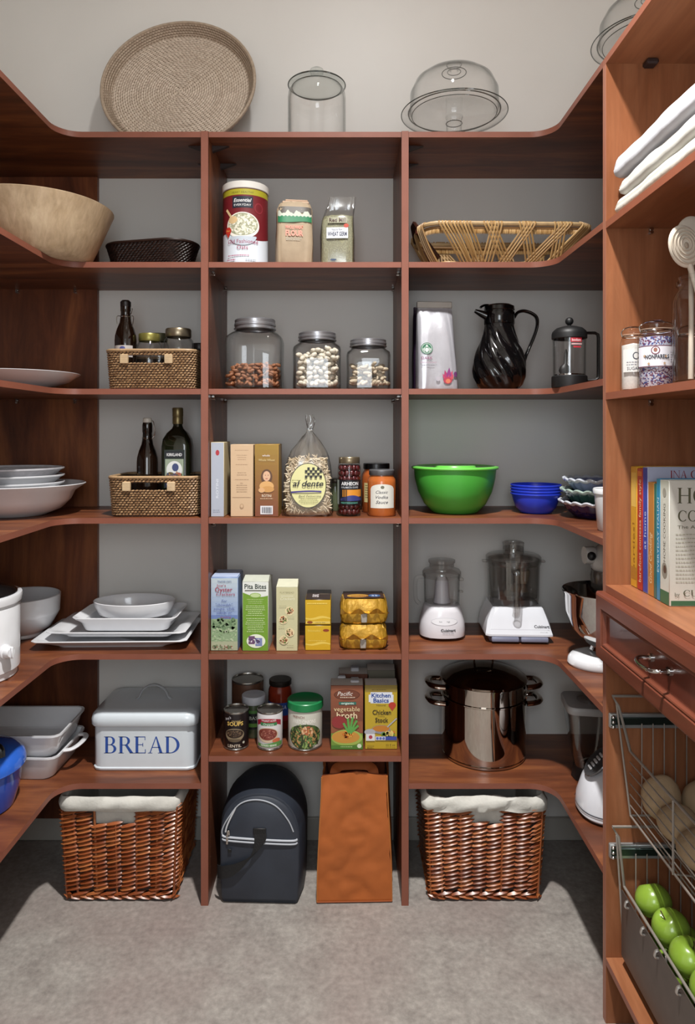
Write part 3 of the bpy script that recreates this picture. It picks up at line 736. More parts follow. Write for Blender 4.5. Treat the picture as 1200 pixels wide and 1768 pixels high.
# willow tray with leather ends
WIL = islands('willow_canes', ('9c7848', 'b08c5a', 'c2a06e', '8d6a3e', 'ab8552'), .45)
t = thing('willow_basket', 'shallow rectangular willow basket with open crossed canes and leather end handles', 'basket', (PX(858, 2.36), 2.345, S2), math.radians(2))
top = lambda k: rrect(.545, .26, .06, k); bot = lambda k: rrect(.44, .18, .04, k)
ZR = .125
m = MB(); tube(m, [(*top(k / 80)[0], ZR) for k in range(80)], .0075, M('b3976e', .5, var=.12, vs=60), 8, True); m.build('rim', t)
m = MB(); tube(m, [(*rrect(.535, .25, .06, k / 80)[0], ZR - .012) for k in range(80)], .005, M('8d6a42', .5, var=.12), 8, True)
for k in range(300):
    (px_, py_), n_, t_ = rrect(.531, .246, .06, k / 300); spindle(m, (px_ + n_[0] * .004, py_ + n_[1] * .004, ZR - .024), (t_[0] * .1, t_[1] * .1, 1), (n_[0], n_[1], 0), .02, .0058, .003, WIL)
m.build('wrapped_band', t)
m = MB(); tube(m, [(*bot(k / 80)[0], .008) for k in range(80)], .006, WIL, 8, True)
for i in range(9): tube(m, [(-.215, -.075 + .0187 * i, .006), (.215, -.075 + .0187 * i, .006)], .0042, WIL, 6)
m.build('base', t)
def bundle(k0, k1, n=4, gap=.0105, fat=.0033):
    b = MB()
    for i in range(n):
        d = (i - (n - 1) / 2) * gap
        (a0, a1), na, ta = top(k0); (b0, b1), nb, tb = bot(k1)
        P0 = Vector((a0 + ta[0] * d - na[0] * .004, a1 + ta[1] * d - na[1] * .004, ZR + .0075)); Pm = Vector((a0 + ta[0] * d + na[0] * .009, a1 + ta[1] * d + na[1] * .009, ZR - .006))
        P2 = Vector((b0 + tb[0] * d + nb[0] * .005, b1 + tb[1] * d + nb[1] * .005, .004)); mid = (Pm + P2) / 2 + Vector((nb[0], nb[1], 0)) * .006
        tube(b, path([P0, Pm, mid, P2], 4), fat, WIL, 6)
    return b
per = 2 * (.545 + .26); 
for k0, k1 in ((.005, .045), (.028, .065), (.05, .083), (.115, .1), (.10, .155), (.185, .145), (.175, .225), (.262, .215), (.25, .29), (.33, .30), (.305, .275), (.365, .345), (.40, .42), (.45, .47), (.52, .50), (.5, .56), (.6, .58), (.59, .63), (.68, .65), (.66, .71), (.76, .73), (.75, .79), (.84, .82), (.9, .9), (.95, .96)):
    bundle(k0, k1).build('cane_bundle', t)
LE = M('3b2016', .45, var=.15)
for s_ in (-1, 1):
    h = MB(); tube(h, path([(s_ * .21, -.06, .03), (s_ * .262, -.055, .1), (s_ * .282, -.03, ZR + .02), (s_ * .284, 0, ZR + .026), (s_ * .282, .03, ZR + .02), (s_ * .262, .055, .1), (s_ * .21, .06, .03)], 5), .007, LE, 8, wide=1.8); h.build('leather_handle', t)
    h = MB(); box(h, s_ * .272 - .012, s_ * .272 + .012, -.045, -.02, ZR - .012, ZR + .012, M('70392a', .5), .003); h.build('leather_wrap', t)

# ================================================================== row two (third shelf down)
# white rimmed dish in the left corner
bowl('serving_dish', 'shallow white dish alone on the left corner shelf under the wooden bowl', 'dish', -1.045, 2.255, S3, shell([(.08, 0), (.085, .004), (.15, .024), (.188, .051)], .005), CERAMIC, 56)
# rattan baskets with cut-out handles
RAT = islands('honey_rattan', ('7c5d3f', '957452', 'a98863', '6a4c32', 'b8966f'), .5)
def rattan_basket(label, x, y, z):
    t = thing('rattan_basket', label, 'basket', (x, y, z), 0, 'rattan baskets in the left bay')
    w_, d_, hgt = .292, .235, .128
    size = lambda s: (w_ - .012 + .014 * s, d_ - .012 + .014 * s, .035)
    hole = lambda a, b, c: abs(a) < .073 and .083 < c < .112 and b < -d_ * .4
    m, bk = MB(), MB()
    woven_wall(m, bk, size, .003, hgt - .004, 16, 84, RAT, M('3a2618', .7), skip=lambda a, b, c: abs(a + .011) < .075 and .084 < c < .111 and b < 0, slope=.28, over=1.0, bulge=.0034, fat=.95)
    prism(bk, [rrect(w_ - .016, d_ - .016, .034, k / 48)[0] for k in range(48)], 0.0005, .005, M('4a3322', .7))
    bk.build('lining_wall', t); stuff(m.build('weave', t))
    m = MB(); tube(m, [(*rrect(w_ + .002, d_ + .002, .036, k / 72)[0], hgt - .002) for k in range(72)], .0048, M('a98a66', .5, var=.2, vs=120), 8, True); m.build('rim', t)
    for s_ in (-1, 1):
        g = MB(); box(g, s_ * .0715 - .0235, s_ * .0715 + .0015, -d_ / 2 - .0065, -d_ / 2 + .006, .082, .1125, M('c3a883', .5, var=.1), .003, 2)
        for q in range(8): tube(g, [(s_ * .0715 - .0235, -d_ / 2 - .0065, .085 + q * .0035), (s_ * .0715 + .0015, -d_ / 2 - .0065, .085 + q * .0035)], .0018, M('c9b08c', .5, var=.15), 6)
        g.build('handle_wrap', t)
    return t
bx, by = PX(258.5, 2.235), 2.24 + .1175
rattan_basket('rattan basket of jars with one swing-top bottle, on the shelf above the other basket', bx, by, S3)
bx2, by2 = PX(263.5, 2.225), 2.225 + .1175
rattan_basket('rattan basket holding an oil bottle and a dark bottle, lower of the two', bx2, by2, S4)
# bottles
BEER = M('150b06', .08, var=.03, coat=.5)
def swing_bottle(label, x, y, z, h, open_):
    t = thing('swing_top_bottle', label, 'bottle', (x, y, z), 0, 'brown swing-top bottles')
    k = h / .27
    lathe(MB(), [(0, 0), (.031, 0), (.0345, .004), (.035, .012), (.035, .148 * k), (.0338, .163 * k), (.028, .183 * k), (.0195, .203 * k), (.016, .222 * k), (.0152, .238 * k), (.0165, .24 * k), (.0165, .262 * k), (.0145, .27 * k), (.0, .27 * k)], BEER, 36).build('bottle_body', t)
    c = MB()
    if open_: lathe(c, [(.0155, .252 * k), (.017, .254 * k), (.017, .268 * k), (.012, .273 * k), (0, .274 * k)], M('1a1210', .4), 20)
    else: lathe(c, [(.0125, .262 * k), (.0148, .266 * k), (.0148, .28 * k), (.011, .284 * k), (0, .284 * k)], M('c9c4ba', .3), 20)
    c.build('stopper', t)
    w_ = MB()
    if open_:
        for s_ in (-1, 1): tube(w_, path([(s_ * .017, 0, .225 * k), (s_ * .027, -.006, .222 * k), (s_ * .026, -.008, .2 * k), (s_ * .019, -.006, .185 * k)], 5), .0013, CHROME, 6)
        tube(w_, path([(.017, 0, .23 * k), (.024, -.01, .24 * k), (.021, 0, .248 * k)], 4), .0013, CHROME, 6)
    else:
        tube(w_, path([(.013, 0, .275 * k), (.022, -.006, .27 * k), (.026, -.004, .24 * k), (.018, -.004, .222 * k), (0, -.018, .218 * k), (-.017, -.002, .222 * k)], 6), .0014, CHROME, 6)
    tube(w_, [(.0165 * math.cos(2 * PI * q / 20), .0165 * math.sin(2 * PI * q / 20), .222 * k) for q in range(20)], .0013, CHROME, 6, True)
    w_.build('wire_bail', t)
    return t
b1 = swing_bottle('brown swing-top bottle with pale label standing in the basket of jars', PX(217, 2.29), 2.29, S3 + .006, .286, True)
p = Print(cyl(.0352), curved=True); p.rect(-.034, .1, .034, .138, 'b6ada8'); p.ell(0, .128, .009, .007, '4a4f86'); p.lines(-.02, .02, .115, 2, .005, .0022, '6a5f6a'); p.build('paper_label', b1)
swing_bottle('brown swing-top bottle with white stopper standing in the lower basket', PX(254.5, 2.33), 2.33, S4 + .006, .298, False)
# square oil bottle
t = thing('oil_bottle', 'tall square dark oil bottle with gold cap in the lower basket', 'bottle', (PX(307, 2.33), 2.33, S4 + .006))
gl = M('14170d', .07, var=.02, coat=.5)
loft(MB(), [ring(a, a, z, n, 48) for a, z, n in ((.040, 0, 6), (.0435, .004, 6), (.0435, .2, 6), (.041, .222, 5), (.032, .24, 3.2), (.018, .254, 2.2), (.0145, .262, 2), (.0145, .29, 2))], gl).build('bottle_body', t)
t.scale = (1.08, 1.08, 1.09)
lathe(MB(), [(.0158, .268), (.0162, .27), (.0162, .288), (.0155, .29), (.0165, .292), (.0165, .315), (.0145, .318), (0, .318)], M('7d6f4c', .35, metal=.7, var=.05), 28).build('cap', t)
p = Print(front(.0885)); p.rect(-.031, .075, .031, .19, '1a2420'); p.rect(-.028, .098, .028, .162, '8e9a86'); p.rect(-.0275, .167, .0275, .185, '141820'); p.text('KIRKLAND', 0, .171, .009, 'd8d8d8', w=.046, bold=.02)
p.ell(0, .13, .024, .026, 'd3d5d2'); p.ell(.003, .137, .01, .012, '3c4870'); p.ell(-.012, .114, .012, .009, '6a5a3a'); p.ell(.011, .113, .013, .009, 'a05a48'); p.scatter(0, .115, .026, .012, 40, .004, ('4a5a30', 'a0765a', '3a4468')); p.rect(-.0275, .078, .0275, .095, '18203a'); p.text('OLIVE OIL', 0, .082, .008, 'c8c8d8', w=.046, bold=.01); p.build('paper_label', t)
# jars in the upper basket
LIDG, LIDS, LIDD = M('8f8848', .35, metal=.6, var=.05), M('9a948a', .3, metal=.85, var=.05), M('2a2624', .4, var=.05)
def small_jar(label, x, y, z, r, h, lid, group='jars in the upper rattan basket'):
    t = thing('glass_jar', label, 'jar', (x, y, z), 0, group)
    lathe(MB(), [(0, 0), (r * .9, 0), (r, .005), (r, h * .72), (r * .95, h * .8), (r * .78, h * .86), (r * .76, h * .88), (r * .72, h * .86), (r * .9, h * .78), (r * .94, h * .7), (r * .94, .008), (0, .006)], GLASS, 32).build('jar_body', t)
    lathe(MB(), [(r * .8, h * .86), (r * .83, h * .87), (r * .83, h * .985), (r * .79, h), (0, h)], lid, 32).build('lid', t)
    return t
small_jar('small glass jar with olive-gold lid in front in the upper basket', PX(257, 2.31), 2.315, S3 + .006, .042, .182, LIDG)
small_jar('larger glass jar with dull gold lid in the upper basket', PX(308, 2.36), 2.36, S3 + .006, .052, .205, M('9c8f78', .3, metal=.8, var=.05))
small_jar('glass jar with grey-green lid behind the gold-lidded ones in the upper basket', PX(275, 2.42), 2.42, S3 + .006, .034, .198, M('6a684e', .4, metal=.5))
small_jar('dark-lidded glass jar standing beyond the upper basket at the divider', PX(343, 2.49), 2.505, S3, .032, .18, LIDD)
# storage jars with nuts
def cracker_jar(label, x, y, z, hw, h, lid_r):
    t = thing('storage_jar', label, 'jar', (x, y, z), 0, 'square glass jars with metal lids')
    sec = lambda k: [(hw * .9 - k, k, 5), (hw - k, .006 + k * .5, 5), (hw * .985 - k, h * .35, 5), (hw - k, h * .68, 5), (hw * .97 - k, h * .74, 4.5), (hw * .82 - k, h * .8, 3), (lid_r * .93 - k, h * .835, 2.2), (lid_r * .93 - k, h * .87, 2)]
    m = MB(); loft(m, [ring(a, a, zz, n, 64) for a, zz, n in sec(0)], GLASS, True, False); m.build('jar_body', t)
    m = MB(); loft(m, [ring(a, a, zz, n, 64) for a, zz, n in sec(.0035)], GLASS, True, False); m.build('jar_inside', t)
    m = MB(); lathe(m, [(lid_r * .93, h * .855), (lid_r * 1.03, h * .857), (lid_r * 1.04, h * .872), (lid_r * .99, h * .878), (lid_r * .99, h * .9), (lid_r * 1.02, h * .91), (lid_r * 1.02, h * .935), (lid_r * .99, h * .945), (lid_r, h * .985), (lid_r * .95, h), (0, h)], M('a4a4a8', .3, metal=.75, var=.04), 56); m.build('lid', t)
    return t
JY = 2.335
J = [(PX(440.5, JY), .094, .238, .068, 'big square glass jar a third full of almonds'), (PX(548, JY), .0795, .193, .062, 'medium square glass jar filled with white coated nuts'), (PX(635.5, JY), .0725, .170, .060, 'small square glass jar half full of pale peanuts')]
for x, hw, h, lr, lab in J: cracker_jar(lab, x, JY if hw > .09 else JY - .01, S3, hw, h, lr)
def nut_mesh(name, L, Wd, Hh, mat, shape=0):
    mb = MB(); prof = []
    for i in range(7):
        a = PI * i / 6; z = -math.cos(a); r = math.sin(a)
        if shape == 1: r *= (1 - .28 * z)
        if shape == 2: r *= (.78 + .22 * abs(z)) if abs(z) < .95 else 1
        prof.append((r if 0 < i < 6 else 0, z))
    q = MB(); lathe(q, prof, mat, 8); mb.add([(x * Wd, z * L, y * Hh) for x, y, z in q.v], [tuple(reversed(f)) for f in q.f], mat)
    return mb
def fill_nuts(name, label, cat, group, jx, jy, hw, top, mb0, step, seed, most, lean=0.0):
    """front and side layers next to the glass are nuts of their own, the heart of the heap is one mass"""
    rg = random.Random(seed); first = None; n = 0; rest = MB()
    sx, sz = step; q = hw - .0215
    slots = []; mb0_clear = max(abs(v[1]) for v in mb0.v) * 1.08 + .0065
    nz = max(1, int(top / sz))
    for iz in range(nz + 1):
        z = sz * .5 + .005 + iz * sz * .92
        nx = int(2 * q / sx)
        for iy in range(int(2 * q / sz)):
            y = -q + iy * sz * 1.02
            for ix in range(nx + 1):
                x = -q + (ix + .5 * ((iz + iy) % 2)) * (2 * q / (nx + .5))
                x += rg.uniform(-.3, .3) * sx; z = sz * .5 + .005 + iz * sz * .92 + (rg.uniform(-.3, .35) * sz if iz else 0)
                if abs(x) > q: continue
                lim = top + lean * x + .006 * math.sin(x * 70 + iy) + rg.uniform(-.004, .004)
                if z > lim: continue
                z = max(z, mb0_clear)
                if abs(x) > hw * .66 and abs(y) > hw * .66: continue
                slots.append((x, y, z, iy <= 1, abs(x) > q - sx))
    slots.sort(key=lambda s: s[1])
    me0 = None
    for x, y, z, fr, sd in slots:
        rot = (rg.uniform(-.5, .5), rg.uniform(-PI, PI) , rg.uniform(0, PI)) if not fr else (rg.uniform(-.9, .9), rg.uniform(-PI, PI), PI / 2 + rg.uniform(-1.1, 1.1))
        loc = (jx + x, jy + y, S3 + z)
        if n < most and (fr or sd):
            if fr: loc = (jx + max(-hw + .0115, min(hw - .0115, x * 1.16)), jy + y * 1.05, S3 + z)
            if first is None:
                first = mb0.build(name, None, loc, angle=180); o = first; tag(o, label, cat, group)
            else: o = first.copy(); COL.objects.link(o)
            o.location = loc; o.rotation_euler = rot; k = rg.uniform(.88, 1.08); o.scale = (k, k, k); n += 1
        else:
            M4 = Matrix.Translation(loc) @ (Matrix.Rotation(rot[2], 4, 'Z') @ Matrix.Rotation(rot[1], 4, 'Y') @ Matrix.Rotation(rot[0], 4, 'X'))
            q_ = MB(); q_.v = list(mb0.v); turned(q_, M4); rest.add(q_.v, mb0.f, mb0.mats[0])
    if rest.v:
        o = rest.build(name + '_heap', None, angle=180); stuff(o)
        tag(o, 'heap of ' + cat + 's inside behind the front layer of ' + group, cat)
ALM = [M(c, .55, var=.15, vs=120, bump=.3, bs=200, stretch=(3, .5, 3)) for c in ('8d5a3a',)]
fill_nuts('almond', 'brown shelled almond lying in the big square glass jar', 'almond', 'almonds in the big jar', J[0][0], JY, .094, .083, nut_mesh('almond', .0125, .0072, .0055, ALM[0], 1), (.0225, .0125), 4, 110)
fill_nuts('coated_nut', 'white coated nut in the medium square glass jar', 'nut', 'white nuts in the medium jar', J[1][0], JY - .01, .0795, .128, nut_mesh('coated_nut', .0125, .0086, .0084, M('c9c0ae', .5, var=.08, vs=60), 0), (.0222, .0158), 5, 130, .22)
fill_nuts('peanut', 'pale peanut in its shell in the small square glass jar', 'peanut', 'peanuts in the small jar', J[2][0], JY - .01, .0725, .078, nut_mesh('peanut', .0150, .0085, .0082, M('b9aa92', .6, var=.12, vs=150, bump=.4, bs=250), 2), (.027, .0155), 9, 60)

# coffee bags
x, y = PX(751, 2.31), 2.30
def coffee(label, x, y, rz, mat):
    t = thing('coffee_bag', label, 'bag', (x, y, S3), rz)
    secs = [(.066, .036, 0, 7, .004, 0), (.067, .038, .012, 6, .004, 0), (.064, .040, .09, 5, .001, 0), (.061, .036, .17, 4, -.002, 0), (.059, .024, .235, 3, -.003, .002), (.058, .010, .262, 3, -.003, .004), (.057, .004, .272, 4, -.003, .006), (.057, .004, .292, 4, -.003, .006)]
    bag(MB(), secs, mat, 56, 11, .0014).build('foil_bag', t, angle=70)
    return t, secs
t, secs = coffee('silver-white foil bag of coffee with a round green emblem', x, y, math.radians(4), M('c4c4cb', .3, metal=.45, var=.04, vs=12, bump=.35, bs=18))
m = MB(); box(m, -.061, .056, -.0, .0125, .272, .294, M('a9a39c', .45, metal=.3), .002); m.build('folded_top', t)
p = Print(bag_front(secs, .0025), curved=True); GR = '2d6b4e'
p.ell(-.036, .134, .019, .019, GR, 28); p.ell(-.036, .134, .0165, .0165, 'cfd2cf', 28); p.ell(-.036, .134, .015, .015, GR, 28)
p.ell(-.036, .129, .005, .0075, 'd8dcd8'); p.poly([(-.041, .139), (-.0385, .143), (-.036, .147), (-.0335, .143), (-.031, .139)], 'd8dcd8')
for s_ in (-1, 1):
    for q in range(3): p.line(-.036 + s_ * (.006 + q * .003), .138 - q * .002, -.036 + s_ * (.0075 + q * .0025), .122 + q * .003, .0016, 'd8dcd8')
p.text('DARK', -.036, .098, .010, '8a4a6a', w=.036); p.text('FRENCH ROAST', -.03, .086, .0045, 'b08a9a', w=.052); p.lines(-.055, -.01, .078, 1, .006, .002, '8a8a90')
for a, L, c in ((-.6, .03, 'b5486a'), (-.25, .042, 'a83a66'), (.1, .05, '8a3a7a'), (.4, .04, 'b84a6a'), (.75, .028, 'c05a5a')):
    p.poly([(.032, .022), (.032 + L * math.sin(a) * .5 - .007, .022 + L * .55), (.032 + L * math.sin(a), .022 + L), (.032 + L * math.sin(a) * .5 + .009, .022 + L * .5)], c)
p.ell(.032, .03, .014, .011, 'b03c50'); p.ell(.033, .028, .008, .007, 'd0785a'); p.ell(.058, .05, .006, .009, '6a3a6a'); p.ell(.0, .035, .007, .008, 'b4b0b8')
p.build('printed_label', t)
t, secs = coffee('dark purple bag standing behind the silver coffee bag', PX(744, 2.40), 2.395, 0, M('2a1a30', .35, metal=.2, bump=.3, bs=20))
# thermal carafe
x, y = PX(862, 2.335), 2.335
t = thing('thermal_carafe', 'black thermal carafe with swirled fluted body and loop handle', 'carafe', (x, y, S3))
prof = [(.055, 0), (.06, .003), (.073, .02), (.083, .045), (.0865, .07), (.084, .1), (.074, .135), (.062, .165), (.053, .19), (.049, .21), (.0485, .222)]
BLK = M('0c0b0c', .12, var=.05, coat=.4)
pp = []
for (r0, z0), (r1, z1) in zip(prof[:-1], prof[1:]):
    for k in range(5): pp.append((r0 + (r1 - r0) * k / 5, z0 + (z1 - z0) * k / 5))
lathe(MB(), [(0, 0)] + pp + [(.0485, .222), (0, .222)], BLK, 120, fn=lambda a, z: 1 + .042 * math.cos(11 * (a + 7.5 * z)) * min(1, z / .02) * max(0, min(1, (.235 - z) / .05))).build('body', t, angle=70)
m = MB(); lathe(m, [(.0495, .2225), (.051, .225), (.0505, .262), (.049, .266), (.049, .268), (.051, .27), (.05, .282), (.04, .288), (0, .289)], BLK, 48); m.build('collar_lid', t)
m = MB(); loft(m, [ring(.016, .018, 0, 2, 16), ring(.011, .013, .03, 2, 16), ring(.006, .009, .052, 2, 16)], BLK)
turned(m, Matrix.Translation((-.036, -.006, .247)) @ Matrix.Rotation(math.radians(-66), 4, 'Y')); m.build('spout', t)
m = MB(); tube(m, path([(-.02, 0, .286), (-.045, 0, .288), (-.058, 0, .284), (-.064, 0, .279)], 4), .004, BLK, 8, wide=2); m.build('thumb_lever', t)
m = MB(); tube(m, path([(.049, 0, .245), (.062, 0, .263), (.085, 0, .268), (.113, 0, .258), (.127, 0, .24), (.124, 0, .205), (.105, 0, .155), (.09, 0, .12), (.083, 0, .095)], 6), .0055, BLK, 10, wide=2.0); m.build('handle', t)
# french press
x, y = PX(983, 2.16), 2.16
t = thing('french_press', 'glass coffee press with black lid, handle and base beside the carafe', 'coffee press', (x, y, S3))
PR = .0495
lathe(MB(), [(0, 0), (PR + .003, 0), (PR + .004, .004), (PR + .004, .034), (PR + .001, .037), (0, .036)], BLACKM, 40).build('base', t)
lathe(MB(), [(PR - .001, .036), (PR, .14), (PR + .001, .158)], GLASS, 48).build('beaker', t)
lathe(MB(), [(PR - .003, .158), (PR - .004, .037)], GLASS, 48).build('beaker_inside', t)
lathe(MB(), [(0, .03), (PR - .004, .0375), (PR - .004, .041), (0, .041)], CHROME, 40).build('filter_plate', t)
m = MB(); lathe(m, [(PR - .002, .150), (PR + .0035, .152), (PR + .0035, .166), (PR + .001, .174), (PR * .8, .184), (.02, .19), (.006, .191), (.005, .196), (0, .196)], BLACKM, 48); m.build('lid', t)
ball(MB(), (0, 0, .206), .0125, .0125, .0125, BLACKM, 18, 12).build('knob', t)
m = MB(); tube(m, [(PR + .002, 0, .17), (PR + .03, 0, .17), (PR + .039, 0, .165), (PR + .0405, 0, .155), (PR + .0405, 0, .04), (PR + .039, 0, .03), (PR + .03, 0, .024), (PR + .002, 0, .022)], .0045, BLACKM, 8, wide=1.7); m.build('handle', t)
m = MB(); loft(m, [ring(.012, .010, .042, 2, 16, -.02, -.012), ring(.017, .012, .052, 2, 16, -.02, -.012), ring(.014, .010, .065, 2, 16, -.018, -.012), ring(.005, .004, .073, 2, 16, -.016, -.012), ring(.006, .003, .105, 2, 16, -.014, -.012), ring(.002, .002, .118, 2, 16, -.014, -.012)], BLACKM)
tag(turned(m, Matrix.Translation((x, y, S3))).build('coffee_scoop'), 'black plastic scoop standing inside the glass coffee press', 'scoop')
p = Print(cyl(PR + .001), curved=True); p.rect(-.012, .136, .024, .15, 'b5303c'); p.text('bodum', .006, .139, .008, 'e5d0d0', w=.028, bold=.02); p.rect(-.01, .128, .024, .1325, 'c9a0a0'); p.rect(-.004, .119, .02, .124, 'b5303c'); p.build('printed_label', t)
# ================================================================== row three (fourth shelf down)
# stack of white dishes in the left corner
xs, ys = -1.08, 2.292
bowl('serving_bowl', 'wide white serving bowl with flared rim under three smaller white bowls', 'bowl', xs, ys, S4, shell([(.105, 0), (.11, .004), (.15, .02), (.178, .05), (.192, .078), (.222, .098), (.224, .101)], .006), CERAMIC, 64)
SPOT = M('c9c8cc', .15, var=.12, vs=45, coat=.4)
for i, lab in enumerate(('lowest of three small white bowls nested in the wide white bowl', 'middle of three small white bowls nested in the wide white bowl', 'topmost of three small white bowls with a mottled inside')):
    bowl('small_bowl', lab, 'bowl', xs - .008, ys, S4 + .0465 + .0235 * i, shell([(.07, 0), (.075, .003), (.12, .02), (.152, .052), (.163, .0565), (.164, .0605)], .0045), SPOT if i == 2 else CERAMIC, 56, 'small white bowls nested in the wide white bowl')

def carton(name, label, cat, px0, px1, yf, z, h, d, colf, cols_, rz=0.0, group=None, bev=.0012, top=None, rough=.4):
    """a cardboard box whose front spans px0..px1 at depth yf"""
    x0, x1 = PX(px0, yf), PX(px1, yf); w_ = x1 - x0
    t = thing(name, label, cat, ((x0 + x1) / 2, yf + d / 2, z), rz, group)
    box(MB(), -w_ / 2, w_ / 2, -d / 2, d / 2, 0, h, M(cols_, rough, var=.02), bev).build('box_body', t)
    p = Print(front(d)); p.rect(-w_ / 2 + .0012, .0012, w_ / 2 - .0012, h - .0012, colf)
    return t, p, w_, h, d
t, p, w_, h, d = carton('pasta_box', 'slim pale grey-blue pasta box at the divider with cream sides', 'box', 364, 387, 2.228, S4, .239, .12, 'a7adba', 'c2b48e', math.radians(0))
p.ell(0, .205, .006, .009, 'a8323c'); p.text('ROTINI', .003, .09, .008, 'd8dce4', rot=PI / 2, w=.06); p.lines(-.014, .014, .02, 2, .006, .002, '7f8898', 2); p.build('printed_front', t)
t, p, w_, h, d = carton('pasta_box', 'plain cream pasta box with fine print between the grey and gold boxes', 'box', 398, 437, 2.232, S4, .2315, .12, 'c6a988', 'c9ae8c')
for q, (v, n) in enumerate(((.212, 1), (.196, 3), (.166, 1), (.14, 2), (.118, 1), (.1, 4))): p.lines(-.024 + .006 * (q % 2), .024 - .006 * (q % 2), v, n, .007, .0018, 'a5876a', q + 3, True)
p.line(-.03, .062, .03, .062, .0012, 'a5876a'); p.ell(0, .033, .0065, .008, 'a98a6a'); p.ell(0, .034, .004, .005, 'c6a988'); p.text('8oz', 0, .106, .004, '8a6a50'); p.build('printed_front', t)
t, p, w_, h, d = carton('pasta_box', 'gold and brown pasta box picturing a girl beside the plain cream box', 'box', 440, 481, 2.23, S4, .232, .12, '9a7a3c', 'a5823c')
hw = w_ / 2 - .0012
for k in range(14):
    f = k / 13; c = '%02x%02x%02x' % (int(150 + (120 - 150) * f), int(118 - 52 * f), int(42 - 2 * f)); p.rect(-hw, h - .0012 - (k + 1) * (h - .0024) / 14, hw, h - .0012 - k * (h - .0024) / 14, c)
p.text('whole', -.002, .193, .007, 'e8e0e0', w=.024); p.text('Whole Wheat', 0, .178, .008, 'd2bd86', w=.052)
p.ell(0, .128, .018, .024, '5a3c28'); p.ell(0, .13, .012, .016, 'd2a888'); p.ell(-.004, .133, .0015, .001, '3a2a20'); p.ell(.005, .133, .0015, .001, '3a2a20'); p.ell(0, .122, .004, .0013, 'a85a50')
p.ell(0, .098, .023, .016, 'd0a064'); p.ell(.004, .088, .02, .01, 'c28f50'); p.ell(-.016, .085, .01, .008, 'cfa070'); p.text('ROTINI', 0, .063, .009, 'e5d6c0', w=.03); p.lines(-.022, .022, .057, 1, .005, .0018, 'd8c0a0', 3, True)
p.rect(-.02, .008, .02, .035, 'd6d6da')
for k in range(13): p.rect(-.015 + k * .0024, .012, -.015 + k * .0024 + (.0012 if k % 3 else .0018), .031, '4a4a52')
p.build('printed_front', t)
# pasta bag with a gathered neck
PY = 2.275
t = thing('pasta_bag', 'clear gathered bag of cut noodles with a yellow oval label', 'bag', (PX(532, PY), PY, S4))
secs = [(.075, .042, 0, 5, 0, 0), (.081, .047, .012, 4.5, 0, 0), (.080, .047, .06, 4, 0, 0), (.078, .046, .12, 3.6, 0, 0), (.073, .042, .16, 3, .001, 0), (.066, .036, .19, 2.6, .002, 0)]
top_ = [(.058, .030, .21, 2.3, .003, 0), (.04, .022, .235, 2, .004, 0), (.022, .014, .258, 2, .006, 0), (.0095, .009, .273, 2, .005, 0), (.008, .008, .281, 2, .006, 0), (.013, .01, .296, 2, .008, 0), (.016, .008, .312, 2, .009, 0), (.012, .006, .327, 2, .004, 0)]
NOOD = islands('noodles', ('c9b79a', 'd8c8ac', 'b9a586', 'e0d2b8'), .5)
rg = random.Random(5); m = MB(); bfn = bag_front(secs, -.004)
for k in range(620):
    v = rg.uniform(.016, .196 - .02 * rg.random()); w0 = .068 if v < .13 else .068 - (v - .13) * .2
    u = rg.uniform(-w0, w0); P0 = Vector(bfn(u, v, rg.uniform(-.006, .001))); a = rg.uniform(-PI, PI)
    tt = Vector((math.cos(a), rg.uniform(-.25, .25), math.sin(a))); spindle(m, P0, tt, (rg.uniform(-.5, .5), -1, rg.uniform(-.5, .5)), rg.uniform(.018, .034), .0055, .0022, NOOD)
bag(m, [(a - .008, b - .008, max(.003, c - .004), n, e, f) for a, b, c, n, e, f in secs], M('b19c7c', .7, var=.3, vs=120, bump=.5, bs=140), 40, 2)
stuff(m.build('noodles', t, angle=60))
bag(MB(), secs + top_, CLEARBAG, 48, 4, .0022, False).build('film', t, angle=70)
tube(MB(), [(.0055 + .0095 * math.cos(q * PI / 8), .0095 * math.sin(q * PI / 8), .277) for q in range(16)], .0016, M('b8b4ac', .4), 6, True).build('twist_tie', t)
p = Print(bag_front(secs, .004), curved=True); LY = 'cfcb92'
p.ell(.002, .1, .059, .072, '4a4538', 36); p.ell(.002, .1, .0565, .0695, LY, 36)
for a in range(7):
    for b_ in range(4):
        if (a + b_) % 2 == 0 and not (a in (0,) and b_ == 3) and not (a > 5 and b_ > 2): p.rect(-.008 + a * .0078, .124 + b_ * .0085, -.008 + (a + 1) * .0078, .124 + (b_ + 1) * .0085, '14120f')
p.text('al dente', .002, .098, .019, '1c1a22', w=.098, shear=.3, bold=.015)
p.strip(-.052, .045, lambda u: .0765 + .003 * math.sin((u + .05) * 26), lambda u: .0815 + .003 * math.sin((u + .05) * 26) - .05 * abs(u) * .06, '3b2f7a', 18)
p.text('Basil Fettuccine', .008, .063, .0075, '3c3a2c', w=.072, shear=.3); p.lines(-.03, .04, .056, 3, .006, .0018, '7c7a50', 6, True); p.lines(-.05, -.01, .116, 1, .006, .002, '7c7a50', 2)
p.build('oval_label', t)
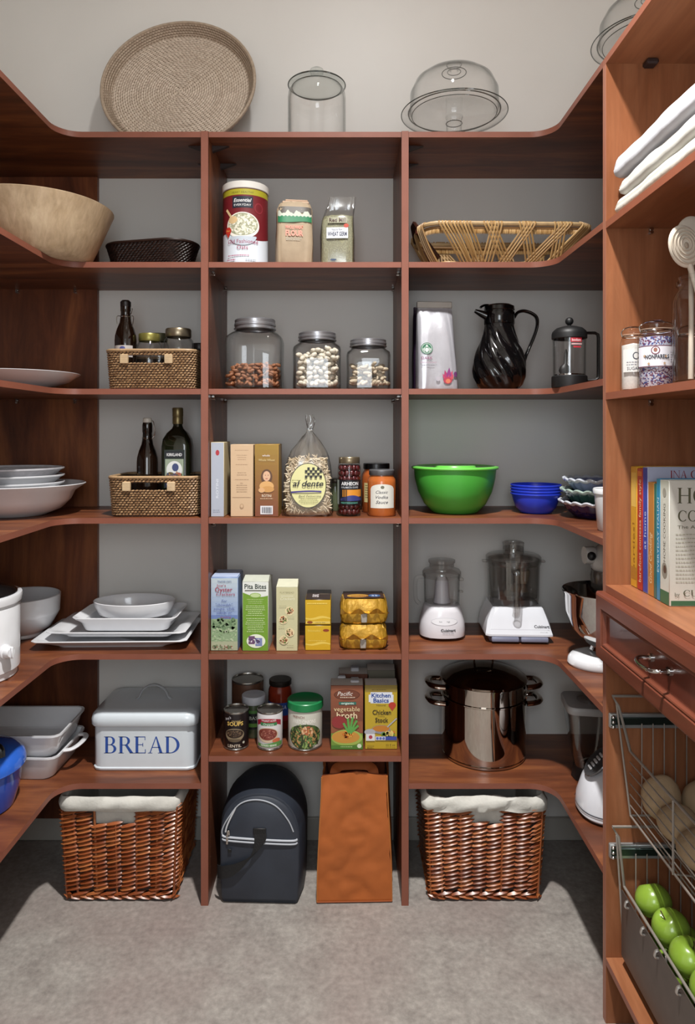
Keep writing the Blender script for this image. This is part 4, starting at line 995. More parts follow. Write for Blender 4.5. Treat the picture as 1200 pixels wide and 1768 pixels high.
# jars on the right of the bay
def food_jar(name, label, x, y, z, r, h, fill, lidm, lid_h=.018, group=None, neck=.84, lidr=.9):
    t = thing(name, label, 'jar', (x, y, z), 0, group)
    lathe(MB(), [(0, 0), (r * .94, 0), (r, .006), (r, h * .72), (r * .97, h * .79), (r * neck, h * .86), (r * neck, h - lid_h * .9), (0, h - lid_h * .9)], fill, 40).build('jar_body', t)
    lathe(MB(), [(r * lidr * .96, h - lid_h), (r * lidr, h - lid_h + .002), (r * lidr, h - .002), (r * lidr * .95, h), (0, h)], lidm, 40).build('lid', t)
    return t
x, y = PX(603, 2.27), 2.27
t = thing('olive_jar', 'slim glass jar of dark red olives with black label and gold lid', 'jar', (x, y, S4))
r = .0375
lathe(MB(), [(0, 0), (r * .94, 0), (r, .006), (r, .155), (r * .96, .166), (r * .86, .172)], GLASS, 40).build('jar_body', t)
lathe(MB(), [(r * .9, .170), (r * .92, .172), (r * .92, .188), (r * .88, .19), (0, .19)], M('8d8068', .3, metal=.8, var=.05), 36).build('lid', t)
lathe(MB(), [(0, .004), (r - .010, .004), (r - .010, .165), (0, .165)], M('220a0a', .3), 24).build('brine', t)
rg = random.Random(2); om = MB(); ball(om, (0, 0, 0), .0088, .0088, .0105, M('4a1618', .2, var=.15, vs=40, coat=.3), 12, 8); first = None
for iz in range(9):
    for k in range(11):
        a = -PI / 2 + (k - 5 + .5 * (iz % 2)) * .56
        o = om.build('olive', t, angle=180) if first is None else first.copy()
        if first is None: first = o
        else: COL.objects.link(o)
        o.location = ((r - .0105) * math.cos(a), (r - .0105) * math.sin(a), .013 + iz * .0178); o.rotation_euler = (rg.uniform(-.5, .5), rg.uniform(-.5, .5), 0)
p = Print(cyl(r + .0004), curved=True); p.rect(-.055, .038, .055, .117, '15161a'); p.text('ARHEON', .002, .1, .0115, 'dcdcdc', w=.06, bold=.025); p.text('KALAMATA OLIVES', .002, .0905, .006, 'bfc3c8', w=.058, bold=.01)
p.rect(-.026, .063, .055, .086, 'd28a2c'); p.strip(-.03, .055, lambda u: .05, lambda u: .062 + .006 * math.sin(u * 60 + 1), '343c78')
for k in range(4): p.rect(-.026 + k * .0052, .05, -.023 + k * .0052, .086, '15161a')
p.text('MEDITERRANEAN', .0, .041, .0055, '5fae9a', w=.056); p.rect(-.055, .038, -.038, .117, '9aa49c'); p.build('paper_label', t)
food_jar('sauce_jar', 'orange sauce jar with shiny black lid behind the grey-lidded sauce jar', PX(650, 2.37), 2.375, S4, .05, .165, M('a8562a', .2, var=.1, coat=.4), M('0f0f11', .25), .02)
p = Print(cyl(.0503), curved=True); p.rect(-.05, .035, .0, .1, 'c9b880'); p.lines(-.045, -.004, .09, 6, .008, .003, '5a4a30', 3); p.build('paper_label', bpy.data.objects['sauce_jar'])
t = food_jar('sauce_jar', 'orange sauce jar with grey lid and arched white handwritten label', PX(659, 2.272), 2.272, S4, .046, .149, M('b0602e', .2, var=.1, coat=.4), M('77777a', .35, metal=.6, var=.04), .018)
p = Print(cyl(.0463), curved=True); p.strip(-.043, .043, lambda u: .027, lambda u: .088 + .016 * math.sqrt(max(0, 1 - (u / .043) ** 2)) if abs(u) < .0431 else .088, 'd6d5cc', 18)
p.ell(0, .094, .006, .005, '6a6a5a'); p.line(-.038, .03, .038, .03, .001, 'a8a898')
for q, (s_, v) in enumerate((('Classic', .074), ('Vodka', .058), ('Sauce', .042))): p.text(s_, -.002, v, .010, '3a3a48', w=.04, shear=.35)
p.build('paper_label', t)
food_jar('herb_jar', 'small green glass jar half hidden behind noodle bag and olive jar', PX(579, 2.42), 2.425, S4, .035, .11, M('5a6248', .2, var=.1, coat=.3), M('4a4438', .4, metal=.5), .015)
# green bowl with lid
x, y = PX(784.5, 2.37), 2.362
GRN = M('4fae42', .35, var=.02, trans=.15)
t = thing('mixing_bowl', 'lime green plastic mixing bowl with a fitted lid', 'bowl', (x, y, S4))
lathe(MB(), [(0, 0), (.073, 0), (.078, .003), (.104, .03), (.124, .07), (.135, .115), (.138, .145), (.1385, .15), (.133, .149), (.129, .113), (.118, .07), (.098, .033), (.07, .006), (0, .006)], GRN, 64).build('bowl_body', t)
m = MB(); lathe(m, [(.136, .1455), (.1445, .147), (.1465, .151), (.145, .155), (.134, .157), (.128, .152), (.072, .152), (.068, .158), (.064, .1585), (0, .1585)], M('6cc650', .35, var=.02), 64); m.build('lid', t)
# blue bowls
x, y = PX(925, 2.345), 2.345; BLU = M('2c42c8', .3, var=.03)
for i, lab in enumerate(('bottom bowl, whole side showing', 'second bowl from the bottom', 'third bowl from the bottom', 'top bowl, inside showing')):
    bowl('blue_bowl', 'blue plastic bowl in the stack of four, ' + lab, 'bowl', x, y, S4 + .0096 * i + .0003, shell([(.05, 0), (.053, .003), (.067, .02), (.076, .045), (.080, .062), (.0835, .063), (.0835, .0665)], .002), BLU, 48, 'stack of blue bowls')
# fluted pie dishes
wav = lambda n, k: (lambda a, z: 1 + k * math.cos(n * a) * min(1, z / .03))
def pie(label, x, y, z, r, h, col, rimc, n):
    t = thing('pie_dish', label, 'pie dish', (x, y, z), 0, 'fluted pie dishes by the tall cabinet')
    lathe(MB(), [(0, 0), (r * .66, 0), (r * .7, .003), (r * .86, h * .55), (r * .95, h), (r * .92, h - .002), (r * .82, h * .5), (r * .67, .006), (0, .006)], M(col, .15, var=.06, vs=40, coat=.4), 120, fn=wav(n, .02)).build('dish_body', t)
    m = MB(); pts = []
    for k in range(160):
        a = 2 * PI * k / 160; q = r * (1.0 + .022 * math.cos(n * a)); pts.append((q * math.cos(a), q * math.sin(a), h + .001 + .0028 * math.cos(n * a)))
    tube(m, pts, .0042, M(rimc, .15, var=.02, coat=.4), 8, True, wide=1.7); m.build('wavy_rim', t)
    return t
xp, yp = PX(1036, 2.235) + .006, 2.225
pie('purple pie dish with wavy white rim at the bottom of the fluted stack', xp, yp, S4, .131, .047, '2a1f4c', 'c9ccd4', 22)
pie('dark green pie dish with wavy pale rim in the middle of the fluted stack', xp + .004, yp, S4 + .0345, .129, .049, '2c4a3c', 'a9bcb0', 22)
t = pie('pale blue and white pie dish with striped inside on top of the fluted stack', xp + .009, yp, S4 + .073, .126, .045, '8b94b8', 'ccd2dc', 22)
# ramekin
x, y = PX(1061, 1.92), 1.92
t = thing('ramekin', 'tall white fluted ramekin half hidden behind the tall cabinet side', 'ramekin', (x, y, S4))
lathe(MB(), [(0, 0), (.042, 0), (.045, .004), (.053, .1), (.056, .102), (.057, .113), (.055, .116), (.052, .114), (.049, .1), (.041, .006), (0, .006)], CERAMIC, 120, fn=lambda a, z: 1 + (.018 * math.cos(30 * a) if .006 < z < .099 else 0)).build('body', t)

# ================================================================== row four (fifth shelf down)
# slow cooker
x, y = -1.075, 2.0; CR = .137
t = thing('slow_cooker', 'white slow cooker with dark glass lid and side knob at the left edge', 'slow cooker', (x, y, S5))
lathe(MB(), [(0, 0), (CR * .93, 0), (CR * .95, .003), (CR * .95, .02), (CR, .024), (CR, .2), (CR * .99, .203), (0, .203)], WHITE, 56).build('base_shell', t)
lathe(MB(), [(CR * .98, .203), (CR * .98, .209), (CR * 1.03, .212), (CR * 1.05, .228), (CR * 1.04, .234), (CR * .96, .236), (CR * .9, .228), (CR * .9, .1), (0, .1)], CERAMIC, 56).build('crock', t)
lathe(MB(), [(CR * .92, .236), (CR * .95, .238), (CR * .9, .244), (CR * .6, .256), (.03, .262), (0, .262)], glass('lid_smoke', '9a9a9a', '2a2a2a', .8, .12), 48).build('lid', t)
m = MB(); lathe(m, [(0, .262), (.012, .262), (.012, .272), (.024, .276), (.024, .286), (0, .289)], BLACKM, 24); m.build('lid_knob', t)
m = MB(); lathe(m, [(0, 0), (.02, 0), (.02, .006), (.016, .008), (.016, .02), (.013, .024), (0, .024)], WHITE, 24); box(m, -.016, .016, -.004, .004, .008, .03, WHITE, .002)
turned(m, Matrix.Translation((CR * math.cos(-.35), CR * math.sin(-.35), .085)) @ Matrix.Rotation(-.35, 4, 'Z') @ Matrix.Rotation(PI / 2, 4, 'Y')); m.build('control_knob', t)
m = MB(); 
for q in range(3): tube(m, path([(CR * .5, -CR * .5, .262 - q * .0005), (CR * .2 * q, -CR * .3, .263), (CR * .6, 0, .256)], 4), .0012, M('b8b8b8', .4), 5)
m.build('steam_lines', t)
bowl('mixing_bowl', 'deep white mixing bowl behind the slow cooker', 'bowl', -1.105, 2.405, S5, shell([(.065, 0), (.068, .004), (.066, .012), (.095, .03), (.12, .075), (.1215, .078), (.1225, .082), (.125, .138)], .006), CERAMIC, 56)
# platters
def platter(name, label, cat, x, y, z, w_, d_, h, rz, r=.012, foot=.72, rim=.02, mat=CERAMIC, flat=.86):
    t = thing(name, label, cat, (x, y, z), rz, 'white platters and dishes stacked in the left bay')
    def rr(a, b, zz, k): return [(*rrect(a, b, k, q / 64)[0], zz) for q in range(64)]
    th = .005
    rings = [rr(w_ * foot, d_ * foot, 0, r), rr(w_ * (foot + .01), d_ * (foot + .01), .003, r), rr(w_ * flat, d_ * flat, h * .55, r), rr(w_, d_, h - .002, r), rr(w_, d_, h, r), rr(w_ - .006, d_ - .006, h + .001, r), rr(w_ * flat - .01, d_ * flat - .01, h * .55 + th, r), rr(w_ * foot - .008, d_ * foot - .008, th, r)]
    loft(MB(), rings, mat).build('body', t, angle=35)
    return t
platter('platter', 'largest white rectangular platter at the bottom of the stack in left bay', 'platter', PX(212, 2.39), 2.372, S5, .50, .295, .03, math.radians(1.5), .02, .7)
platter('platter', 'second white rectangular platter lying on the largest one', 'platter', PX(222, 2.40), 2.385, S5 + .0295, .455, .27, .022, math.radians(0), .02, .75)
platter('baking_dish', 'white rectangular baking dish under the oval dish', 'dish', PX(226, 2.36), 2.375, S5 + .0475, .345, .215, .045, 0, .03, .8)
t = thing('oval_dish', 'white oval dish on top of the stack of white platters', 'dish', (PX(231, 2.37), 2.38, S5 + .0815), 0, 'white platters and dishes stacked in the left bay')
lathe(MB(), shell([(.115, 0), (.12, .003), (.134, .03), (.1385, .046)], .005), CERAMIC, 64, sy=.66).build('body', t)
# cracker and biscuit boxes
t, p, w_, h, d = carton('cracker_box', 'pale blue cracker box with a countryside picture beside the divider', 'box', 364, 411, 2.232, S5, .234, .115, '8fa6c8', '7f93b4')
hw = w_ / 2 - .0012
for k in range(8):
    c = '%02x%02x%02x' % (int(140 + 6 * k), int(160 + 5 * k), int(196 + 1 * k)); p.rect(-hw, .112 + k * .015, hw, .112 + (k + 1) * .015, c)
p.rect(-hw, .1, hw, .114, '6a7fb0'); p.rect(-hw, .012, hw, .102, '8aa07c'); p.rect(-hw, .0012, hw, .03, 'a4a98c')
p.scatter(0, .085, hw - .006, .016, 60, .007, ('54704e', '6a8460', '7c9470'), .7, 4, True); p.scatter(0, .05, hw - .006, .02, 50, .006, ('9cb08c', 'b0bc9c', '8aa47a'), .5, 5, True); p.scatter(-.005, .012, hw - .012, .006, 40, .004, ('8a5a48', 'b8b09c', '6a7a58'), .7, 6, True)
p.text("TRADER JOE'S", 0, .219, .006, '4a5a86', w=.045); p.text("Joe's", -.01, .206, .008, '9a3048', w=.03); p.text('Oyster', -.002, .19, .014, '9a2a42', w=.056, bold=.01); p.text('Crackers', .004, .177, .01, '9a2a42', w=.06)
for q, s_ in enumerate(('For', '"chowdah",', 'soups, chili,', 'salads or')): p.text(s_, 0, .156 - q * .0125, .0085, '4a5590', w=(.018, .055, .068, .05)[q], shear=.2)
p.text('snacking', .004, .106, .006, '8a3a50', w=.034); p.build('printed_front', t)
tm = MB(); box(tm, -w_ / 2 + .002, w_ / 2 - .002, -d / 2 + .004, d / 2 - .002, h, h + .004, M('a9b6d2', .5), .001); tm.build('top_flap', t)
def gable_flap(t, w_, d, h, rise, c, lap=.5):
    m = MB(); m.add([(-w_ / 2, -d / 2, h), (w_ / 2, -d / 2, h), (w_ / 2 - .002, -d / 2 + d * lap, h + rise), (-w_ / 2 + .002, -d / 2 + d * lap, h + rise), (w_ / 2, d / 2, h), (-w_ / 2, d / 2, h)], [(0, 1, 2, 3), (3, 2, 4, 5), (1, 4, 2), (0, 3, 5)], M(c, .45))
    return m.build('top_flap', t, angle=20)
t, p, w_, h, d = carton('biscuit_box', 'tall green and white pita snack box beside the pale blue cracker box', 'box', 419, 464, 2.228, S5, .222, .11, '6f962e', 'c9ccc4', math.radians(-1))
hw = w_ / 2 - .0012
p.strip(-hw, hw, lambda u: .187 - .014 * math.sin((u + .04) * 30), lambda u: h - .0012, 'd9dcd6', 20)
p.text('Pita Bites', 0, .199, .016, '22302a', w=.07, bold=.02); p.rect(-.034, .1915, .034, .195, '5a5a50'); p.ell(-.0, .178, .018, .008, '8fae5a'); p.ell(0, .178, .015, .006, 'b8cc92')
p.lines(-.03, .03, .164, 3, .006, .002, 'b4cc84', 7, True); p.lines(-.032, .032, .143, 6, .006, .0022, 'c4d89c', 8, True); p.lines(-.034, .034, .103, 8, .006, .0022, 'c4d89c', 9, True)
p.ell(.002, .032, .03, .022, 'dfe5d0'); p.rect(-.022, .022, -.002, .048, '6a4a6a'); p.rect(0, .016, .022, .042, '7a84ae'); p.scatter(-.004, .032, .018, .01, 20, .004, ('d8d0d8', '4a3a60'), .6, 3); p.build('printed_front', t)
gable_flap(t, w_, d, h, .012, 'b9bcae', .45)
t, p, w_, h, d = carton('biscuit_box', 'narrow cream flatbread box picturing round topped crackers', 'box', 477, 514, 2.228, S5, .205, .1, 'c2bd96', 'b9b794')
p.text('FLATBREAD', 0, .184, .006, '8a8462', w=.045); p.line(-.02, .176, .02, .176, .0015, 'e3e0c6'); p.text('Crackers', .002, .163, .01, 'dfdcc0', w=.046, shear=.3)
for (u, v) in ((.008, .128), (-.012, .1), (.009, .06), (-.01, .036)):
    p.ell(u, v, .0145, .0145, 'd9caa0'); p.scatter(u, v, .010, .010, 26, .004, ('a85a34', '7a4a2a', '5f7a3c', 'd8b890'), .7, int(v * 999))
p.lines(-.024, .0, .143, 1, .005, .002, 'a9a480', 3); p.lines(.0, .026, .108, 1, .005, .002, 'a9a480', 4); p.lines(-.026, -.004, .077, 1, .005, .002, 'a9a480', 5); p.lines(.0, .026, .017, 1, .005, .002, 'a9a480', 5); p.build('printed_front', t)
m = gable_flap(t, w_, d, h, .014, 'c9c8b0', .6)
def choc(label, z, h, n):
    t, p, w_, h, d = carton('biscuit_box', label, 'box', 527, 571, 2.235, z, h, .14, 'c9a11c', 'b8941c', group=None)
    p.strip(-w_ / 2 + .001, w_ / 2 - .001, lambda u: .018 + .003 * math.sin(u * 80), lambda u: .024 + .004 * math.sin(u * 80 + .5), 'ddbf52', 12)
    if n: p.rect(-w_ / 2 + .002, .004, w_ / 2 - .002, .011, 'd8bb5a'); p.ell(-.026, .0075, .009, .0045, '8a4a1c'); p.text('best by date', .008, .005, .004, '8a7424', w=.03); p.lines(-.035, .035, .066, 1, .008, .004, 'e0c45a', 4)
    else: p.ell(.026, .064, .01, .0045, '8a3a1c'); p.text('biscuits', -.012, .06, .008, 'e3c95c', w=.04); p.lines(-.03, .03, .03, 1, .005, .002, 'e0c45a', 4)
    p.build('printed_front', t)
    m = MB(); box(m, -w_ / 2 + .001, w_ / 2 - .001, -d / 2 + .001, d / 2 - .001, h, h + .002, M('2d1d16', .35, var=.05), .0008); m.build('dark_lid', t)
    if n:
        q = Print(topf(h + .0022)); q.text('LEIBNIZ', 0, -.02, .02, 'c9c0c0', w=.04, bold=.03, rot=PI / 2); q.text('choco', .018, 0, .01, '9a8a70', w=.03); q.build('top_print', t)
    return t
choc('yellow biscuit box with dark lid, lower of the two stacked', S5, .079, 0)
choc('yellow biscuit box with dark lid printed in white, upper of the two stacked', S5 + .0825, .079, 1)
# foil bags of cookies, two high
FOIL = M('bd9030', .3, metal=.35, var=.22, vs=22, bump=.6, bs=42)
def pillow(label, x, y, z, rz, seed):
    t = thing('cookie_bag', label, 'bag', (x, y, z), rz, 'gold bags of cookies')
    secs = [(.068, .05, 0, 5, 0, 0), (.074, .056, .006, 5, 0, 0), (.077, .059, .018, 5, 0, 0), (.0775, .060, .03, 5, .001, 0), (.0775, .060, .042, 5, 0, 0), (.076, .058, .054, 5, -.001, 0), (.074, .056, .068, 5, 0, 0), (.070, .052, .0785, 5, 0, 0)]
    bag(MB(), secs, FOIL, 72, seed, .0016).build('foil_bag', t, angle=25)
    m = MB(); strip_ = []
    for k in range(25):
        u = -.078 + .0065 * k; q = .06 + .006 * math.sin(k * 1.9 + seed); strip_.append((u, -.062 - .004 * math.sin(k * 1.3), .034)); strip_.append((u, -.074 + .003 * math.sin(k * 2.1), .046 + .008 * math.sin(k * .7 + seed)))
    m.add(strip_, [(2 * k, 2 * k + 2, 2 * k + 3, 2 * k + 1) for k in range(24)], M('caa043', .28, metal=.5, var=.1)); m.build('sealed_fin', t, angle=30)
    m = MB(); box(m, -.012, .008, -.066, -.058, .006, .036, M('a9a298', .4, metal=.3), .002); m.build('paper_seal', t)
    return t
x, y = PX(627, 2.3), 2.298
pillow('gold foil bag of cookies, lower of the two stacked', x, y, S5, 0, 3)
t = pillow('gold foil bag of cookies with dark printed top, upper of the two stacked', x + .001, y + .004, S5 + .0815, math.radians(2), 8)
p = Print(lambda u, v, o: (u, v, .0815 + o)); p.rect(-.066, -.048, .066, .05, '3a2112'); p.ell(-.02, -.015, .035, .022, 'b88a34'); p.text('cookies', -.015, -.028, .02, '7a3020', w=.055, bold=.02); p.ell(.035, -.015, .02, .018, '3a5a8a'); p.text('35', .035, -.024, .017, 'd8dce8'); p.build('top_print', t)

# small food processor
x, y = PX(763, 2.39), 2.395
t = thing('food_chopper', 'small white food chopper with clear bowl', 'food chopper', (x, y, S5))
m = MB(); loft(m, [ring(.064, .06, .006, 2.4, 48), ring(.077, .070, .01, 2.4, 48), ring(.0785, .072, .03, 2.4, 48), ring(.076, .069, .06, 2.4, 48), ring(.068, .064, .092, 2.3, 48), ring(.063, .060, .108, 2.2, 48), ring(.058, .056, .112, 2, 48)], M('dcdadf', .2, var=.01, coat=.3)); m.build('motor_base', t)
m = MB(); 
for a in (.6, 2.5, 3.8, 5.6): lathe(m, [(0, 0), (.009, 0), (.009, .008), (0, .008)], M('a08f88', .6), 12, .05 * math.cos(a), .045 * math.sin(a))
stuff(m.build('rubber_feet', t))
lathe(MB(), [(.058, .112), (.0605, .116), (.0615, .2), (.062, .212), (.06, .212), (.059, .2), (.057, .118), (0, .116)], GLASS, 48).build('work_bowl', t)
lathe(MB(), [(.064, .203), (.066, .206), (.066, .222), (.06, .23), (.042, .236), (.042, .25), (.046, .254), (.046, .262), (.03, .264), (0, .262)], SMOKE, 48).build('cover', t)
lathe(MB(), [(.03, .117), (.026, .135), (.022, .19), (.014, .205), (0, .206)], M('c5c3c9', .35, var=.02), 24).build('blade_hub', t)
m = MB(); tube(m, path([(-.06, -.02, .208), (-.085, -.026, .208), (-.094, -.028, .19), (-.092, -.028, .135), (-.08, -.025, .118)], 5), .007, GLASS, 8, wide=1.4); m.build('handle', t)
m = MB(); box(m, .058, .074, -.01, .01, .19, .2, SMOKE, .002); box(m, .06, .072, -.01, .008, .15, .156, SMOKE, .001); m.build('latch', t)
p = Print(lambda u, v, o: (u, -(.0645 + (.072 - .0645) * max(0, min(1, (.092 - v) / .06))) * (1 - (abs(u) / .079) ** 2.4) ** (1 / 2.4) - .0008 - o, v), curved=True)
p.ell(0, .066, .044, .013, 'c2c2c8', 28); p.ell(0, .066, .0425, .0118, 'e2e2e6', 28); p.text('low', -.013, .064, .005, '5a5a60'); p.text('high', .013, .064, .005, '5a5a60'); p.text('Cuisinart', .012, .034, .009, '1e1e22', w=.05, bold=.03); p.text('mini-prep plus', .012, .0265, .004, '50505a', w=.038); p.build('printed_label', t)
# big food processor
x, y = PX(888, 2.40), 2.405
t = thing('food_processor', 'large white food processor with smoked clear bowl', 'food processor', (x, y, S5), math.radians(-3))
m = MB()
def rq(w_, d_, z, r=.012, n=48, oy=0): return [(a, b + oy, z) for a, b in (rrect(w_, d_, r, k / n)[0] for k in range(n))]
loft(m, [rq(.222, .205, .024), rq(.222, .205, .03), rq(.205, .18, .07, oy=.008), rq(.172, .16, .108, oy=.012), rq(.164, .152, .112, oy=.012)], M('d2d4da', .2, var=.01, coat=.3)); m.build('motor_base', t, angle=25)
m = MB(); loft(m, [rq(.195, .19, .004), rq(.205, .2, .024)], M('4c4a58', .4, var=.05)); pl = m.build('plinth', t, angle=25)
for s_ in (-1, 1):
    m = MB(); box(m, s_ * .048 - .045, s_ * .048 + .045, -.108, -.09, .006, .022, M('7b7f94', .35, var=.03), .004, 2); m.build('paddle_switch', t)
BR = .088
lathe(MB(), [(.08, .112), (BR - .004, .114), (BR - .002, .13), (BR - .001, .132), (BR, .2), (BR + .002, .262), (BR - .002, .262), (BR - .004, .2), (BR - .006, .134), (0, .132)], SMOKE, 56, cy=.012).build('work_bowl', t)
m = MB(); lathe(m, [(BR + .004, .245), (BR + .006, .248), (BR + .006, .27), (BR, .276), (.036, .282), (.036, .3), (.034, .303), (0, .303)], SMOKE, 56, cy=.012)
for s_ in (-1, 1): box(m, s_ * (BR + .01) - .010, s_ * (BR + .01) + .010, 0, .02, .25, .258, SMOKE, .002)
m.build('cover', t)
lathe(MB(), [(.035, .282), (.036, .31), (.037, .318), (.030, .322), (0, .322)], SMOKE, 36, cy=.012).build('feed_tube', t)
m = MB(); lathe(m, [(.03, .15), (.024, .17), (.014, .178), (0, .18)], M('9a8a78', .5, var=.05), 24, .02, .012); lathe(m, [(.02, .178), (.03, .215), (.028, .222), (0, .224)], M('a89a86', .5, var=.05), 24, .028, .012); m.build('blade_hub', t)
m = MB(); tube(m, path([(-.012, -.078, .235), (-.012, -.104, .235), (-.012, -.112, .225), (-.012, -.112, .12), (-.012, -.105, .098), (-.012, -.098, .092)], 5), .0095, SMOKE, 10, wide=1.35); m.build('handle', t)
p = Print(lambda u, v, o: (u, -.1022 + .0135 * (v - .03) / .04 - .0225 * 0 + (.0075 if v > .03 else 0) * 0 - o + (v - .03) * .16, v))
p.rect(-.095, .044, .098, .0452, 'a9a9b2'); p.text('Cuisinart', .074, .05, .009, '26262c', w=.05, bold=.03); p.text('DLC-8S', .08, .04 - .004, .003, '8a8a90', w=.024); p.build('printed_label', t)
# stand mixer, body towards the hidden side
x, y = .80, 2.10
t = thing('stand_mixer', 'white stand mixer with polished steel bowl beside the tall cabinet', 'stand mixer', (x, y, S5), 0)
CREAM = M('cfcac4', .22, var=.02, coat=.3)
lathe(MB(), [(0, 0), (.112, 0), (.116, .006), (.114, .02), (.105, .03), (.085, .036), (.07, .038), (0, .038)], WHITE, 48, sy=.75).build('foot', t)
lathe(MB(), [(0, .04), (.048, .04), (.05, .046), (.046, .056), (.068, .072), (.102, .11), (.12, .16), (.1265, .215), (.130, .219), (.131, .224), (.128, .226), (.124, .215), (.116, .16), (.096, .11), (.06, .075), (0, .07)], CHROME, 64).build('steel_bowl', t)
m = MB(); lathe(m, [(0, 0), (.028, .006), (.048, .03), (.056, .07), (.058, .14), (.062, .21), (.056, .27), (.03, .295), (0, .3)], CREAM, 40)
turned(m, Matrix.Translation((-.048, 0, .315)) @ Matrix.Rotation(PI / 2, 4, 'Y')); m.build('motor_head', t)
m = MB(); lathe(m, [(.0, .225), (.04, .225), (.05, .235), (.053, .27), (.05, .285), (0, .285)], M('8a8682', .2, metal=.8, var=.04), 36, .005); m.build('planetary_hub', t)
m = MB(); lathe(m, [(.0595, 0), (.061, .002), (.061, .02), (.0595, .022)], M('524740', .3, metal=.5, var=.04), 40)
turned(m, Matrix.Translation((.03, 0, .315)) @ Matrix.Rotation(PI / 2, 4, 'Y')); m.build('trim_band', t)
m = MB(); lathe(m, [(0, 0), (.026, 0), (.026, .03), (.022, .032), (0, .032)], CREAM, 28); turned(m, Matrix.Translation((-.068, 0, .33)) @ Matrix.Rotation(PI / 2, 4, 'Y')); m.build('attachment_hub', t)
m = MB(); ball(m, (-.056, -.03, .332), .013, .013, .013, BLACKM, 14, 8); m.build('hub_knob', t)
m = MB(); loft(m, [ring(.06, .06, .03, 2.4, 32, .14, 0), ring(.05, .055, .1, 2.4, 32, .16, 0), ring(.05, .055, .2, 2.4, 32, .165, 0), ring(.06, .058, .27, 2.4, 32, .15, 0)], CREAM); box(m, .06, .2, -.06, .06, 0, .035, CREAM, .012, 2); m.build('pedestal', t)
p = Print(lambda u, v, o: (u, -.0615 - o, v)); p.rect(-.03, .318, .05, .334, '3a322e'); p.text('KitchenAid', .0, .3215, .0085, 'c9c4bd', w=.06, bold=.02); p.build('name_band', t)

# ================================================================== row five (sixth shelf down)
# white baking dishes in the left corner
def ovenware(label, x, y, z, w_, d_, h, rz, ears, tilt=0):
    t = thing('baking_dish', label, 'dish', (x, y, z), rz, 'white baking dishes in the lower left corner')
    if tilt: t.rotation_euler = (0, tilt, rz)
    def rr(a, b, zz, k=.03): return [(*rrect(a, b, k, q / 64)[0], zz) for q in range(64)]
    loft(MB(), [rr(w_ * .84, d_ * .82, 0), rr(w_ * .87, d_ * .85, .006), rr(w_ * .97, d_ * .96, h - .008), rr(w_, d_, h - .006), rr(w_, d_, h), rr(w_ - .014, d_ - .014, h - .001, .024), rr(w_ * .85, d_ * .82, .012, .024), rr(w_ * .8, d_ * .77, .007, .024)], CERAMIC).build('body', t, angle=35)
    if ears:
        for s_ in (-1, 1):
            m = MB(); tube(m, path([(s_ * (w_ / 2 - .004), -d_ * .24, h - .004), (s_ * (w_ / 2 + .02), -d_ * .22, h - .002), (s_ * (w_ / 2 + .034), -d_ * .1, h + .001), (s_ * (w_ / 2 + .034), d_ * .1, h + .001), (s_ * (w_ / 2 + .02), d_ * .22, h - .002), (s_ * (w_ / 2 - .004), d_ * .24, h - .004)], 5), .0055, CERAMIC, 8, wide=1.7); m.build('handle', t)
    return t
ovenware('white baking dish with side handles under the deeper dish, lower left corner', -1.085, 2.331, S6, .37, .25, .078, math.radians(-2), True)
ovenware('deep white baking dish nested on top of the handled one, lower left corner', -1.076, 2.321, S6 + .0735, .365, .245, .075, 0, False)
# blue roaster at the left edge
x, y = -1.087, 2.06
t = thing('blue_pot', 'bright blue enamel pot with black lid handle at the left edge', 'pot', (x, y, S6))
BP = M('2a4fae', .15, var=.04, coat=.5)
lathe(MB(), [(0, 0), (.1, 0), (.108, .004), (.124, .06), (.13, .115), (.135, .118), (.135, .122), (0, .122)], BP, 56).build('body', t)
lathe(MB(), [(.136, .118), (.140, .122), (.140, .135), (.134, .15), (.11, .168), (.06, .178), (0, .18)], M('2f62c4', .15, var=.04, coat=.5), 56).build('lid', t)
m = MB(); tube(m, path([(.03, -.05, .176), (.045, -.05, .195), (.06, -.045, .2), (.085, -.04, .2), (.1, -.045, .19), (.105, -.048, .17)], 5), .008, BLACK, 8, wide=1.5); m.build('lid_handle', t)
# bread box
x, y = PX(247.5, 2.28), 2.28 + .128
t = thing('bread_box', 'white enamelled metal bread box with blue lettering and domed lid', 'bread box', (x, y, S6), math.radians(0))
ENM = M('d0d8de', .2, var=.015, coat=.3)
def rz_(w_, d_, z, r=.03, dz=0): return [(a, b, z - dz * (b / d_ + .5)) for a, b in (rrect(w_, d_, r, q / 64)[0] for q in range(64))]
m = MB(); loft(m, [rz_(.338, .252, 0), rz_(.342, .256, .003), rz_(.342, .256, .008), rz_(.336, .25, .011), rz_(.336, .25, .155)], ENM); m.build('body', t, angle=40)
m = MB(); loft(m, [rz_(.348, .262, .145), rz_(.352, .266, .148), rz_(.354, .268, .165), rz_(.35, .264, .18, .034, .004), rz_(.33, .244, .19, .03, .008), rz_(.28, .2, .193, .03, .01)], ENM, False, True); ld = m.build('lid', t, angle=40)
m = MB(); tube(m, path([(-.062, 0, .186), (-.05, 0, .196), (-.035, 0, .222), (0, 0, .236), (.035, 0, .222), (.05, 0, .196), (.062, 0, .186)], 6), .0036, M('c4c8cc', .25, metal=.1), 8, wide=2.4); m.build('handle', ld)
p = Print(front(.2505)); p.serif('BREAD', -.004, .056, .055, '2c4f9c', sx=1.1); p.build('lettering', t)
